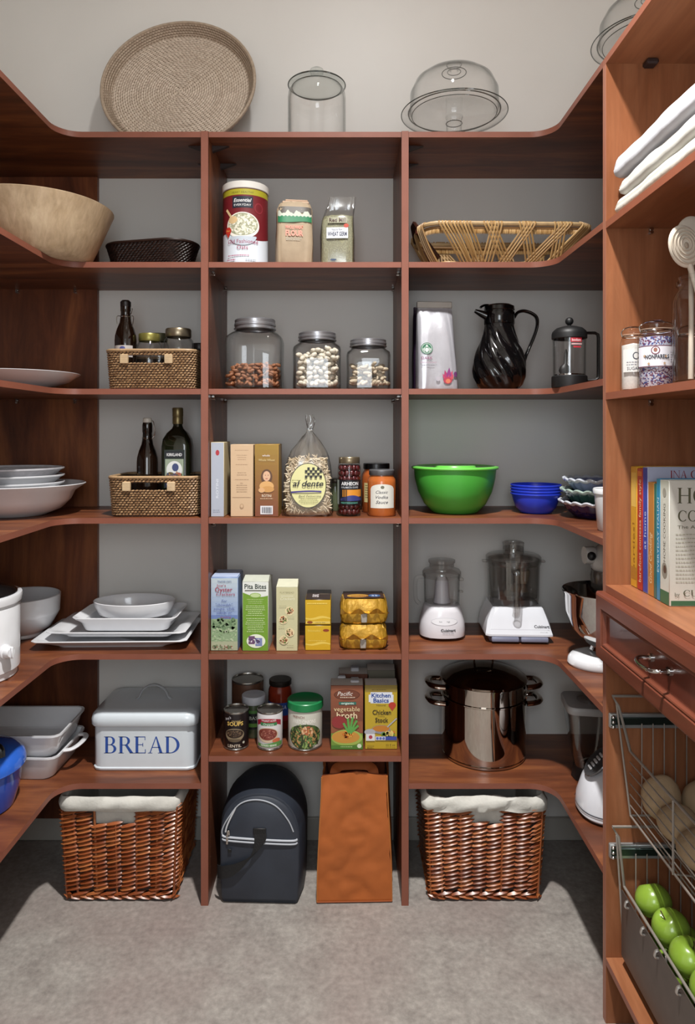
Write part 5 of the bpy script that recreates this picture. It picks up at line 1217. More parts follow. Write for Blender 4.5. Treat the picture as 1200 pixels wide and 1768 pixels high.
# cans and jars
CAN = M('a9a6a0', .25, metal=.9, var=.04)
def can(label, x, y, z, r, h, wrap, rz=0, lidm=None, name='food_can'):
    t = thing(name, label, 'can', (x, y, z), rz)
    lathe(MB(), [(0, .002), (r - .003, .002), (r - .002, 0), (r, .001), (r + .0006, .003), (r - .0008, .006), (r - .0008, h - .006), (r + .0006, h - .003), (r, h), (r - .002, h), (r - .003, h - .004), (0, h - .004)], CAN, 48).build('can_body', t, angle=35)
    lathe(MB(), [(r - .0002, .007), (r - .0001, .0075), (r - .0001, h - .0075), (r - .0002, h - .007)], wrap, 48).build('label_wrap', t)
    if lidm: lathe(MB(), [(r + .0012, h - .022), (r + .003, h - .02), (r + .003, h + .001), (r + .001, h + .003), (r - .004, h + .003), (r - .008, h + .0005), (0, h)], lidm, 48).build('plastic_lid', t)
    return t, Print(cyl(r), curved=True)
CY = 2.275
t, p = can('black-labelled soup can standing in front at the left', PX(408, CY), CY, S6C, .0405, .122, M('191213', .35, var=.03))
p.text("Amy's", -.022, .098, .009, 'd8d4d8', w=.026, shear=.3, rot=.4); p.text('ORGANIC', .006, .092, .005, 'c8b078', w=.03); p.text('SOUPS', .002, .08, .0125, 'cfae5e', w=.054, bold=.03)
p.ell(0, .05, .032, .021, '8a7a62', 28); p.ell(0, .054, .029, .014, '2e2119', 28); p.scatter(0, .054, .024, .01, 70, .003, ('5a4434', '75604a', '3a2a20'), .7, 3); p.ell(-.0, .033, .022, .005, '5c4e3c'); p.text('LENTIL', 0, .011, .0095, 'c9bba8', w=.044, bold=.02); p.ell(.03, .024, .004, .004, 'b8b8a8'); p.build('printed_label', t)
t, p = can('red, white and green labelled bean can in front beside the black soup can', PX(466, CY), CY, S6C, .0415, .122, M('d3cfd0', .35, var=.02))
p.strip(-.046, .046, lambda u: .088 - u * u * 6, lambda u: .103 - u * u * 5, '9a2034'); p.text('WALNUT ACRES', 0, .0935, .006, 'e0d0d0', w=.05, bold=.02); p.rect(-.028, .08, .028, .09, '3a7a4a'); p.text('Organic', 0, .081, .008, 'dfe6dc', w=.036, shear=.2)
p.ell(-.004, .05, .036, .024, 'c9b49a', 28); p.ell(-.004, .053, .032, .019, '7a3a30', 28); p.scatter(-.004, .053, .026, .014, 60, .003, ('95564a', '6a2c26', 'a87060'), .6, 4); p.ell(.026, .032, .014, .007, 'c26a48')
p.strip(-.04, .05, lambda u: .012, lambda u: .024 + .003 * math.sin(u * 60), '5a8a4a'); p.text('REFRIED BEANS', .0, .0145, .006, 'dce4d2', w=.052, bold=.02); p.build('printed_label', t)
t, p = can('wide can of crisp fried onions with green plastic lid', PX(527, CY + .01), CY + .012, S6C, .056, .146, M('c4c2b6', .35, var=.02), 0, M('1f7a46', .35, var=.03))
p.text('FRENCH', -.02, .104, .008, '7a3a30', w=.04); p.text('FRIED ONIONS', 0, .088, .012, 'e6e2da', w=.078, bold=.02); p.ell(.002, .045, .058, .04, '3c4a2a', 30)
p.scatter(.002, .045, .052, .036, 180, .010, ('6e8a4a', '8aa45e', '4a6232', 'b98a5a', '2d3a22'), .28, 5); p.scatter(.012, .065, .02, .012, 30, .006, ('c07a48', 'a85a3c', 'd8b088'), .5, 6); p.text('2.8oz', .036, .012, .006, 'e0ddd0'); p.build('printed_label', t)
t, p = can('wide dark brown can at the back behind the white-lidded jar', PX(427, 2.45), 2.460, S6C, .0555, .155, M('5a3c2c', .4, var=.15, vs=30)); p.text('tomatoes', .01, .1, .012, 'b8a080', w=.05); p.build('printed_label', t)
t = food_jar('pesto_jar', 'white-lidded jar with black and green label behind the soup cans', PX(438, 2.36), 2.362, S6C, .0385, .135, M('46503a', .2, var=.1, coat=.3), M('c4c8d0', .35, var=.02), .026, None, .9, 1.04)
p = Print(cyl(.0388), curved=True); p.rect(-.05, .03, .05, .09, '15181a'); p.text('BASIL', .01, .062, .012, 'c8ccc0', w=.04); p.rect(-.05, .038, .05, .05, '5a8a3a'); p.rect(-.05, .083, .05, .093, '4a7a3a'); p.build('printed_label', t)
t = food_jar('salsa_jar', 'red salsa jar with blue label and dark lid at the back', PX(484, 2.43), 2.432, S6C, .042, .162, M('7a2a18', .2, var=.2, vs=60, coat=.4), M('27221f', .35, metal=.3), .018, None, .86, .93)
p = Print(cyl(.0423), curved=True); p.rect(-.06, .03, .06, .092, '2f4f9a'); p.text('SALSA', 0, .07, .014, 'd8d8e4', w=.05, shear=.2); p.rect(-.06, .03, .06, .048, '9a2430'); p.build('printed_label', t)
# cartons of broth
def broth(label, a, b, yf, h, colf, cols_, d=.066):
    t, p, w_, h, d = carton('broth_carton', label, 'carton', a, b, yf, S6C, h, d, colf, cols_)
    m = MB(); m.add([(-w_ / 2 + .001, -d / 2 + .001, h), (w_ / 2 - .001, -d / 2 + .001, h), (w_ / 2 - .001, d / 2 - .001, h), (-w_ / 2 + .001, d / 2 - .001, h), (-w_ / 2 + .001, -.006, h + .01), (w_ / 2 - .001, -.006, h + .01), (w_ / 2 - .001, 0, h + .011), (-w_ / 2 + .001, 0, h + .011)], [(0, 1, 5, 4), (4, 5, 6, 7), (7, 6, 2, 3), (1, 2, 6, 5), (0, 4, 7, 3)], M('a49a92', .45)); tp = m.build('folded_top', t, angle=20)
    return t, p, w_, h, d
BF = 2.247
t, p, w_, h, d = broth('brown carton of vegetable broth picturing soup and scallions', 571, 627, BF, .206, '8a5238', '7c4a34'); hw = w_ / 2 - .0012
for k in range(9): p.rect(-hw, .09 + k * .0127, hw, .09 + (k + 1) * .0127, '%02x%02x%02x' % (118 + 3 * k, 68 + 2 * k, 50 + k))
p.ell(0, .176, .042, .0165, '5c3020', 28); p.ell(0, .176, .039, .0145, '6e3d2a', 28); p.text('Pacific', -.006, .173, .014, 'e3dcd4', w=.05, shear=.3); p.lines(-.022, .03, .166, 1, .004, .003, 'c9b8a4', 3); p.rect(-.026, .144, .03, .153, '2f6a5e'); p.text('organic', .002, .1455, .007, 'd0e0d4', w=.042, bold=.02)
p.text('vegetable', 0, .123, .0155, 'e0c89a', w=.084); p.text('broth', 0, .1, .021, 'e6d2ac', w=.066, bold=.01)
p.rect(-hw, .0012, hw, .052, '6f8f3c'); p.ell(-.025, .088, .024, .02, '8a3030'); p.ell(0, .038, .05, .026, '9ab054', 30); p.ell(-.004, .04, .045, .02, 'c08a3c', 30)
for a, L in ((-.5, .04), (-.1, .05), (.2, .055), (.5, .05), (.8, .04)): p.line(.008, .05, .008 + L * math.sin(a), .05 + L * math.cos(a), .007, '5a9a48')
p.scatter(.002, .046, .016, .01, 20, .006, ('d8a848', 'c8702c'), .5, 7); p.rect(-hw, .0012, hw, .014, '4f7a34'); p.lines(-.02, .02, .008, 1, .004, .002, 'b8d090', 4); p.ell(.04, .012, .007, .007, 'd0dcc0'); p.build('printed_front', t)
m = MB(); box(m, -.03, -.004, .01, .03, .2, .219, M('c6c6cb', .35), .003); box(m, .012, .04, -.02, .018, .2, .216, M('c0c0c6', .35), .003); m.build('white_spout_tabs', t)
t, p, w_, h, d = broth('yellow carton of chicken stock picturing a ladle of soup', 630, 686, BF, .206, 'b59a2c', 'a8902c'); hw = w_ / 2 - .0012
p.rect(-hw, .184, hw, h - .0012, '8f7a34'); p.lines(-.03, .034, .19, 1, .004, .003, '6a5a2c', 2); p.rect(-.034, .148, .036, .184, 'd5d9e2'); p.rect(-.04, .152, .04, .176, 'd5d9e2'); p.text('Kitchen', 0, .167, .014, '2c4a90', w=.062, bold=.03); p.text('Basics', 0, .151, .014, '2c4a90', w=.05, bold=.03)
p.ell(.036, .142, .012, .010, 'b23a2a'); p.poly([(.0255, .138), (.036, .124), (.0465, .138)], 'b23a2a'); p.text('Natural', 0, .14, .005, '5a4a1c', w=.03); p.text('Chicken', .002, .112, .0155, '3a3016', w=.06, bold=.02); p.text('Cooking', 0, .105, .004, '5a4a1c', w=.022); p.text('Stock', .002, .087, .0155, '3a3016', w=.042, bold=.02)
p.ell(.0, .064, .03, .014, '8a8a90', 26); p.ell(0, .067, .027, .010, 'b8762c', 26); p.line(.02, .072, .05, .1, .004, 'a9a9b0'); p.ell(-.036, .056, .018, .01, 'a8a8ae'); p.scatter(.028, .05, .022, .008, 26, .007, ('c8702c', '5a8a3a', 'd8c070'), .6, 8)
p.rect(-hw + .002, .028, -.02, .05, 'd6d6d8'); p.ell(-.034, .04, .006, .006, 'a83a4a'); p.rect(-.018, .03, .014, .042, 'c9cde0'); p.rect(.014, .03, hw - .001, .042, '3a4a9a')
for k in range(3): p.ell(-.012 + k * .01, .036, .0042, .0042, '5a6ab0')
p.text('32 fl oz', .03, .012, .006, '5a4a1c', w=.03); p.lines(-.045, -.02, .01, 2, .005, .002, '6a5a2c', 4); p.build('printed_front', t)
t, p, w_, h, d = broth('brown broth carton behind the vegetable broth, only its top showing', 585, 637, 2.36, .203, '6a4030', '5f3a2c', .066); p.build('printed_front', t)
m = MB(); box(m, -.01, .018, -.02, .014, .2, .219, M('bcbcc2', .35), .003); m.build('white_spout_tabs', t)
t, p, w_, h, d = broth('carton with grey top behind the chicken stock carton', 634, 682, 2.36, .216, '6f6a5c', '6a665a', .066); p.build('printed_front', t)
# stock pot
x, y = PX(834, 2.42), 2.415; R = .1435
t = thing('stock_pot', 'tall polished steel stock pot with steamer insert and lid', 'stock pot', (x, y, S6))
POT = M('c4bbb2', .05, metal=1.0, var=.01)
lathe(MB(), [(0, 0), (R - .008, 0), (R - .002, .003), (R - .002, .008), (R - .005, .009), (R, .014), (R, .200), (R + .004, .203), (R + .004, .206), (0, .206)], POT, 72).build('pot_body', t, angle=35)
lathe(MB(), [(R - .001, .207), (R - .001, .255), (R + .004, .257), (R + .004, .26), (0, .26)], POT, 72).build('steamer_insert', t, angle=35)
lathe(MB(), [(R + .004, .2605), (R + .006, .262), (R + .003, .267), (R - .01, .271), (R * .8, .282), (R * .5, .295), (R * .2, .302), (0, .303)], M('8a7d73', .07, metal=1.0, var=.02), 72).build('lid', t, angle=35)
m = MB(); tube(m, path([(-.03, 0, .3), (-.032, 0, .325), (-.02, 0, .336), (.02, 0, .336), (.032, 0, .325), (.03, 0, .3)], 5), .004, POT, 8, wide=1.8); m.build('lid_handle', t)
for z in (.185, .24):
    for s_ in (-1, 1):
        m = MB(); tube(m, path([(s_ * (R - .004), -.045, z), (s_ * (R + .022), -.043, z + .002), (s_ * (R + .042), -.03, z + .004), (s_ * (R + .048), 0, z + .005), (s_ * (R + .042), .03, z + .004), (s_ * (R + .022), .043, z + .002), (s_ * (R - .004), .045, z)], 5), .0092, POT, 10, wide=1.3); m.build('side_handle', t)
# blender jar and its base
x, y = .795, 2.24
t = thing('blender_jar', 'square clear blender jar with grey lid standing beside the stock pot', 'blender jar', (x, y, S6), math.radians(-8)); t.scale = (1, 1, .87)
m = MB(); loft(m, [ring(.045, .045, .05, 3, 48), ring(.056, .056, .1, 4, 48), ring(.068, .068, .2, 5, 48), ring(.075, .075, .265, 6, 48)], SMOKE, True, False); m.build('jar_body', t)
m = MB(); loft(m, [ring(.042, .042, .052, 3, 48), ring(.052, .052, .1, 4, 48), ring(.064, .064, .2, 5, 48), ring(.071, .071, .265, 6, 48)], SMOKE, True, False); m.build('jar_inside', t)
m = MB(); lathe(m, [(0, 0), (.05, 0), (.053, .003), (.05, .03), (.046, .05), (0, .052)], BLACKM, 32, fn=lambda a, z: 1 + .03 * math.cos(12 * a)); m.build('screw_collar', t)
m = MB(); lathe(m, [(.026, .053), (.02, .06), (.008, .068), (0, .07)], STEEL, 20); m.build('blade', t)
m = MB(); loft(m, [ring(.077, .077, .258, 6, 48), ring(.079, .079, .262, 6, 48), ring(.079, .079, .278, 6, 48), ring(.075, .075, .284, 6, 48)], M('a3a09e', .4, var=.04)); m.build('lid', t)
m = MB(); lathe(m, [(.036, .284), (.036, .296), (.03, .3), (0, .3)], SMOKE, 32); m.build('filler_cap', t)
m = MB(); tube(m, path([(.06, -.02, .25), (.1, -.03, .25), (.112, -.034, .22), (.105, -.034, .13), (.06, -.02, .09)], 5), .008, SMOKE, 8, wide=1.4); m.build('handle', t)
x, y = .800, 2.03
t = thing('blender_motor', 'white blender motor unit with slanted chrome control face by the tall cabinet', 'blender base', (x, y, S6), 0)
m = MB(); loft(m, [ring(.106, .088, .006, 2.6, 48), ring(.111, .092, .012, 2.6, 48), ring(.109, .09, .05, 2.5, 48), ring(.1, .084, .1, 2.4, 48, .008), ring(.075, .072, .15, 2.3, 48, .03), ring(.055, .06, .19, 2.2, 48, .045), ring(.045, .05, .2, 2, 48, .05)], M('d5d6dc', .15, var=.01, coat=.5)); m.build('housing', t)
m = MB(); loft(m, [ring(.1, .083, 0, 2.6, 40), ring(.104, .086, .0065, 2.6, 40)], M('3a3430', .5)); m.build('rubber_foot', t)
m = MB(); loft(m, [ring(.1125, .0935, .024, 2.6, 48), ring(.1125, .0935, .028, 2.6, 48)], M('5a5a60', .4), False, False); m.build('seam_line', t)
m = MB(); pts = [(-.0985 + 0.0, .105), (-.052, .152), (-.016, .188)]
lathe(m, [(0, 0), (.05, 0), (.052, .003), (.05, .006), (0, .007)], M('6f6f72', .2, metal=.8, var=.05), 32, sy=.8); turned(m, Matrix.Translation((-.056, -.012, .152)) @ Matrix.Rotation(math.radians(-47), 4, 'Y')); cf = m.build('control_face', t)
for q in range(5):
    b_ = MB(); box(b_, -.03 + q * .012, -.022 + q * .012, -.012, .012, .006, .0105, M('c9c9cc', .3, metal=.3), .002); turned(b_, Matrix.Translation((-.056, -.012, .152)) @ Matrix.Rotation(math.radians(-47), 4, 'Y')); b_.build('push_button', cf)
# ================================================================== on the floor
WILLOW = islands('red_brown_willow', ('6d3418', '854424', '9a5630', 'a8663a', '773a1c'), .32)
def hamper(label, px, hole_px, seed):
    yf = 2.212; d_ = .315; w_ = .365
    t = thing('willow_hamper', label, 'basket', (PX(px, yf), yf + d_ / 2, .001), 0, 'willow hampers under the bottom shelf')
    size = lambda s: (w_ - .02 + .026 * s, d_ - .02 + .026 * s, .022)
    H = .305; hx = PX(hole_px, yf) - PX(px, yf)
    hole = lambda a, b, c: abs(a - hx) < .056 and c > .252 and b < -.1
    m, bk = MB(), MB()
    woven_wall(m, bk, size, .03, H, 20, 28, WILLOW, M('2a130a', .7), skip=lambda a, b, c: abs(a - hx) < .064 and c > .25 and b < -.1, slope=.2, stack=True, over=1.35, bulge=.0075, fat=.98, seed=seed)
    rg = random.Random(seed + 9)
    for i in range(2):      # plaited foot: longer, steeper rods
        for j in range(28):
            (x, y), nn, tt = rrect(*size(0), (j + .5 * i) / 28); spindle(m, (x, y, .010 + .012 * i), (tt[0], tt[1], -.22 if i == 0 else .2), (nn[0], nn[1], 0), .068, .0125, .008, WILLOW)
    for sx_, sy_ in ((-1, -1), (1, -1), (1, 1), (-1, 1)):
        a0, a1 = size(0), size(1)
        tube(m, [(sx_ * (a0[0] / 2 - .003), sy_ * (a0[1] / 2 - .003), .004), (sx_ * (a1[0] / 2 - .003), sy_ * (a1[1] / 2 - .003), H)], .0045, WILLOW, 6)
    for j in range(20):     # uprights
        (x, y), nn, tt = rrect(*size(0), (j + .25) / 20); (x1, y1), n1, t1 = rrect(*size(1), (j + .25) / 20)
        if hole(x1, y1, .27): tube(m, [(x - nn[0] * .002, y - nn[1] * .002, .01), (x1 - n1[0] * .002, y1 - n1[1] * .002, .248)], .004, WILLOW, 6)
        else: tube(m, [(x - nn[0] * .002, y - nn[1] * .002, .01), (x1 - n1[0] * .002, y1 - n1[1] * .002, H)], .004, WILLOW, 6)
    prism(bk, [rrect(*[q - .006 for q in size(0)], k / 40)[0] for k in range(40)], .0005, .012, M('2a130a', .7))
    bk.build('inner_wall', t); stuff(m.build('weave', t, angle=60))
    # cloth liner folded over the rim
    m = MB(); rg = random.Random(seed); n = 96; rings = []
    ph = [rg.uniform(0, 6.28) for _ in range(6)]
    def wob(k, q): return .0035 * math.sin(k * .37 + ph[q]) + .002 * math.sin(k * .93 + ph[(q + 2) % 6])
    for q, (off, z) in enumerate(((.006, H - .012), (.011, H - .006), (.015, H + .010), (.012, H + .024), (.004, H + .034), (-.008, H + .030), (-.012, H + .01), (-.014, H - .08), (-.02, .06))):
        rr = []
        for k in range(n):
            (x, y), nn, tt = rrect(size(1)[0], size(1)[1], .022, k / n); o = off + (wob(k, q % 6) if q < 6 else 0)
            rr.append((x + nn[0] * o, y + nn[1] * o, z + (wob(k, (q + 3) % 6) * .8 if q < 6 else 0)))
        rings.append(rr)
    loft(m, rings, M('c9c7bf', .85, var=.05, bump=.25, bs=90), False, True); m.build('cloth_liner', t, angle=70)
    return t
hamper('red-brown willow hamper with pale cloth liner under the left bay', 206, 200, 4)
hamper('red-brown willow hamper with pale cloth liner under the right bay', 838, 840, 21)
# cooler bag
NAVY = M('2c313b', .5, var=.12, vs=14, bump=.35, bs=14)
t = thing('cooler_bag', 'black and navy soft cooler bag with rounded top and white piping', 'bag', (PX(453, 2.25), 2.315, .001), math.radians(-2))
def arch(y, w_, zb, zs, zt, k=0, n=20, top_n=2.2):
    """front outline: straight sides to zs, rounded top to zt"""
    pts = [(-w_ / 2 + .004, y, zb), (-w_ / 2, y, zb + .01), (-w_ / 2 - .003, y, zs * .6)]
    for i in range(n + 1):
        a = PI - PI * i / n; pts.append(((w_ / 2 + .004) * sg(math.cos(a), 2 / top_n), y, zs + (zt - zs) * sg(math.sin(a), 2 / top_n)))
    pts += [(w_ / 2 + .003, y, zs * .6), (w_ / 2, y, zb + .01), (w_ / 2 - .004, y, zb)]
    return pts
m = MB()
loft(m, [arch(-.103, .235, 0, .20, .335), arch(-.1, .244, 0, .205, .345), arch(-.03, .268, 0, .205, .355), arch(.05, .27, 0, .205, .355), arch(.095, .25, 0, .2, .345), arch(.1, .24, 0, .2, .335)], NAVY); m.build('body', t, angle=50)
m = MB(); 
loft(m, [[(x, -.1075 + .0, z) for x, _, z in arch(0, .244, .012, .20, .34)], [(x * .96, -.113, z * .97 + .004) for x, _, z in arch(0, .244, .012, .20, .34)]], NAVY, True, True); 
pn = m.build('front_panel', t, angle=50)
PIP = M('a9adb4', .4, var=.03)
m = MB(); pts = [(-.118, -.112, .216), (-.1, -.1155, .212), (0, -.117, .207), (.1, -.1155, .204), (.121, -.112, .208)]
tube(m, path(pts, 6), .0035, PIP, 8)
tube(m, path([(p_[0], p_[1], p_[2] - .0105) for p_ in pts], 6), .0032, PIP, 8); m.build('seam_piping', t)
m = MB(); tube(m, path([(-.118, -.112, .216), (-.118, -.113, .235), (-.1, -.1135, .27), (-.06, -.1135, .318), (-.005, -.1135, .331), (.05, -.1135, .314), (.09, -.1135, .27), (.108, -.113, .232)], 7), .0022, PIP, 8); m.build('arch_piping', t)
m = MB(); tube(m, path([(-.075, -.113, .305), (-.1, -.117, .255), (-.107, -.118, .23)], 4), .0028, M('c2c4c8', .35), 6); box(m, -.106, -.098, -.1185, -.114, .19, .222, STEEL, .001); box(m, -.103, -.093, -.12, -.113, .22, .235, STEEL, .001); m.build('zip_pull', t)
STR = M('0e0e10', .6, var=.1, bump=.3, bs=180)
m = MB(); P = path([(.0, -.116, .238), (.004, -.121, .21), (-.006, -.124, .18), (-.035, -.127, .145), (-.075, -.128, .118), (-.115, -.124, .105), (-.135, -.11, .1)], 6)
vs = []
for i, q in enumerate(P):
    f = i / (len(P) - 1); w_ = .019 + .004 * f; a = math.radians(-5 + 95 * min(1, f * 1.3)); vs += [(q.x - w_ * math.cos(a), q.y, q.z - w_ * math.sin(a) * .9), (q.x + w_ * math.cos(a), q.y, q.z + w_ * math.sin(a) * .9)]
n_ = len(P); vs2 = [(x, y + .0022, z) for x, y, z in vs]; k_ = len(vs)
m.add(vs + vs2, [(2 * i, 2 * i + 2, 2 * i + 3, 2 * i + 1) for i in range(n_ - 1)] + [(k_ + 2 * i, k_ + 2 * i + 1, k_ + 2 * i + 3, k_ + 2 * i + 2) for i in range(n_ - 1)] + [(2 * i, k_ + 2 * i, k_ + 2 * i + 2, 2 * i + 2) for i in range(n_ - 1)] + [(2 * i + 1, 2 * i + 3, k_ + 2 * i + 3, k_ + 2 * i + 1) for i in range(n_ - 1)], STR)
m.build('shoulder_strap', t)
m = MB(); box(m, -.02, .022, -.1185, -.113, .222, .243, STR, .002); m.build('strap_patch', t)
m = MB(); box(m, -.1, -.088, -.1195, -.117, .166, .176, M('0b0b0c', .6), .001); m.build('small_tag', t)
# orange tote
ORG = M('a85a24', .7, var=.1, vs=9, bump=.15, bs=30)
t = thing('tote_bag', 'orange open reusable shopping tote under the middle bay', 'bag', (PX(611, 2.205), 2.205 + .085, .001), math.radians(1.5))
PROF = [(0, .236, .155, 0), (.006, .24, .16, 0), (.06, .236, .162, .03), (.12, .232, .163, .08), (.18, .228, .165, .14), (.24, .222, .162, .17), (.31, .214, .158, .2), (.37, .209, .152, .18), (.402, .208, .15, .12)]
def tsec(z):
    for A, B in zip(PROF[:-1], PROF[1:]):
        if z <= B[0] + 1e-9: break
    k = (z - A[0]) / (B[0] - A[0]); w_, d_, gus = [A[i] + (B[i] - A[i]) * k for i in (1, 2, 3)]
    out = []; free = min(1, z / .03)
    for (fx, fy), (ex, ey), nx in (((-1, -1), (1, -1), 26), ((1, -1), (1, 1), 12), ((1, 1), (-1, 1), 20), ((-1, 1), (-1, -1), 12)):
        for q in range(nx):
            f = q / nx; x = (fx + (ex - fx) * f) * w_ / 2; y = (fy + (ey - fy) * f) * d_ / 2
            if fx == ex: x *= 1 - gus * math.sin(f * PI) * (.35 if fx > 0 else 1)
            x += .018 * (y / d_ + .5) * free * (1 if x > 0 else .2)
            n1 = noise.noise(Vector((x * 13 + 3, y * 13, z * 9 + 5))); n2 = abs(noise.noise(Vector((x * 17 - z * 9, y * 15 + 2, z * 14 + x * 8)))); n3 = abs(noise.noise(Vector((x * 22 + z * 16 + 9, y * 10, z * 12 - x * 9))))
            dd = free * (.007 * n1 - .011 * (.35 - n2) * (n2 < .35) - .006 * (.3 - n3) * (n3 < .3)) * (1 if fy == ey else .8) * math.sin(max(.25, f) * PI if fy == ey else 1.2)
            if fy == ey: y += dd * (1 if fy > 0 else -1)
            else: x += dd * (1 if fx > 0 else -1)
            zz = z + (.009 * math.sin(f * PI) ** 2 if (fy == ey == -1 and z > .38) else 0)
            out.append((x, y, zz))
    return out
m = MB(); rings = [tsec(0), tsec(.006)] + [tsec(.402 * k / 34) for k in range(1, 35)]
loft(m, rings, ORG, True, False)
loft(m, [[(x * .965, y * .95, z + .0015) for x, y, z in r] for r in reversed(rings)], M('7c3a1c', .8, var=.08), False, True); m.build('bag_body', t, angle=75)  # inside of the bag painted a darker orange, its shade put into the colour
m = MB()
for sx_, ry in ((-1, -.0775), (1, -.0775)):
    tube(m, path([(sx_ * .119, ry - .003, .004), (sx_ * .1175, ry - .004, .1), (sx_ * .113, ry - .005, .2), (sx_ * .106, ry - .001, .33), (sx_ * .104, ry, .398)], 4), .0022, M('b06a30', .7), 6)
tube(m, [(-.119, -.081, .004), (.119, -.081, .004)], .0022, M('8a4418', .7), 6); m.build('edge_binding', t)
for yy in (-.068, .068):
    m = MB(); tube(m, path([(-.06, yy, .375), (-.062, yy + .006, .405), (-.052, yy + .022, .415), (-.03, yy + .028, .418), (.03, yy + .028, .418), (.052, yy + .022, .415), (.062, yy + .006, .405), (.06, yy, .375)], 5), .0035, M('9a4e20', .75), 6, wide=4.5, up=(0, 1, 0)); m.build('carry_handle', t)
# ================================================================== in the tall unit
# folded linens
def linen(label, x0, y1, z, h, mat, seed, depth=.34, length=.6):
    t = thing('folded_linen', label, 'linen', (x0 + depth / 2, y1 - length / 2, z), 0, 'folded white linens in the tall cabinet')
    rg = random.Random(seed); rings = []; n = 40; ph = [rg.uniform(0, 6.28) for _ in range(4)]
    for k in range(n + 1):
        y = -length / 2 + length * k / n; e = .62 if k in (0, n) else .9 if k in (1, n - 1) else 1.0
        wx = .0011 * math.sin(k * .45 + ph[0]) + .0007 * math.sin(k * 1.1 + ph[1]); wz = .0011 * math.sin(k * .33 + ph[2]); rr = []
        for (px_, pz) in [(-1, .45), (-.986, .55), (-.992, .62), (-.97, .86), (-.93, .98), (-.8, 1.0), (0, 1.01), (.9, 1.0), (1, .8), (1, .2), (.9, 0), (0, 0), (-.93, 0), (-.975, .08), (-.993, .25)]:
            rr.append((px_ * depth / 2 + (wx if px_ < 0 else 0) + (1 - e) * .01, y, (pz * h - h / 2) * e + h / 2 + (wz if pz > .3 else 0)))
        rings.append(rr)
    loft(MB(), rings, mat).build('cloth', t, angle=60)
    return t
LIN = [M('c3c0b6', .9, var=.04, bump=.3, bs=45), M('cbc9c2', .9, var=.04, bump=.3, bs=40), M('cfd0d6', .85, var=.03, bump=.3, bs=35)]
linen('lowest of three folded white linens, with a small plum tag', .675, 1.725, R2, .040, LIN[0], 2)
linen('middle of three folded white linens on the tall cabinet shelf', .679, 1.712, R2 + .0425, .046, LIN[1], 5)
linen('topmost of three folded white linens, brightest and thickest', .674, 1.735, R2 + .0915, .055, LIN[2], 8)
m = MB(); box(m, .6705, .676, 1.28, 1.318, R2 + .006, R2 + .03, M('5a2c3a', .7), .002); o = m.build('cloth_tag', bpy.data.objects['folded_linen']); o.location = (-.675 - .17, -(1.725 - .3), -R2)
# clip-top jars of sprinkles
def clip_jar(label, x, y, z, r, h, fillm, top, rz=0, lbl=True):
    t = thing('clip_top_jar', label, 'jar', (x, y, z), rz, 'clip-top glass jars in the tall cabinet')
    lathe(MB(), [(0, 0), (r * .92, 0), (r, .005), (r, h * .74), (r * .93, h * .8), (r * .84, h * .83), (r * .84, h * .87)], GLASS, 40).build('jar_body', t)
    lathe(MB(), [(r * .86, h * .872), (r * .92, h * .88), (r * .92, h * .93), (r * .8, h * .96), (r * .5, h * .975), (r * .4, h), (0, h)], GLASS, 40).build('glass_lid', t)
    lathe(MB(), [(r * .86, h * .862), (r * .9, h * .866), (r * .86, h * .871)], M('b9a08a', .5), 40).build('rubber_seal', t)
    if fillm: lathe(MB(), [(0, .004), (r - .005, .004), (r - .004, .01), (r - .004, top), (0, top + .006)], fillm, 40).build('contents', t)
    m = MB(); tube(m, [(r * .87 * math.cos(q * PI / 12), r * .87 * math.sin(q * PI / 12), h * .845) for q in range(24)], .0012, CHROME, 6, True)
    tube(m, path([(r * .87, 0, h * .845), (r * 1.05, .004, h * .8), (r * 1.08, 0, h * .74), (r * 1.0, -.004, h * .72)], 4), .0013, CHROME, 6)
    tube(m, path([(r * .9, 0, h * .845), (r * 1.05, 0, h * .93), (r * .5, 0, h * .985), (-r * .5, 0, h * .985), (-r * .95, 0, h * .92), (-r * .9, 0, h * .845)], 5), .0013, CHROME, 6); m.build('wire_clip', t)
    return t
def speck(name, cols, sc):
    m, nt, b = new_mat(name); N, L = nt.nodes, nt.links; tc = N.new('ShaderNodeTexCoord'); v = N.new('ShaderNodeTexVoronoi'); v.inputs['Scale'].default_value = sc
    L.new(tc.outputs['Object'], v.inputs['Vector']); sp = N.new('ShaderNodeSeparateColor'); L.new(v.outputs['Color'], sp.inputs[0]); r = N.new('ShaderNodeValToRGB'); r.color_ramp.interpolation = 'CONSTANT'; e = r.color_ramp.elements
    e[0].color = lin(cols[0]); e[0].position = 0; e[1].color = lin(cols[1]); e[1].position = .5; x = e.new(.75); x.color = lin(cols[2]); L.new(sp.outputs[0], r.inputs[0]); L.new(r.outputs[0], b.inputs['Base Color']); return m
t = clip_jar('clip-top jar of white sugar at the tall cabinet side panel', .716, 1.708, R3, .0305, .158, M('d0ccc6', .8, var=.06, vs=200), .112, 0)
p = Print(cyl(.0309, -.25), curved=True); p.rect(-.03, .045, .03, .1, 'cfccc8'); p.ell(.002, .084, .008, .009, '3a3c48'); p.ell(.002, .084, .0055, .0065, 'cfccc8'); p.text('SUGAR', -.004, .05, .008, '4a4c58', w=.03); p.lines(-.02, .012, .068, 2, .006, .002, '8a8a92', 3); p.build('paper_label', t)
t = clip_jar('clip-top jar of blue, white and plum sprinkles beside the sugar jar', .731, 1.618, R3, .040, .158, speck('sprinkles', ('b9bccb', '3b4a86', '6a3a52'), 330), .118, 0)
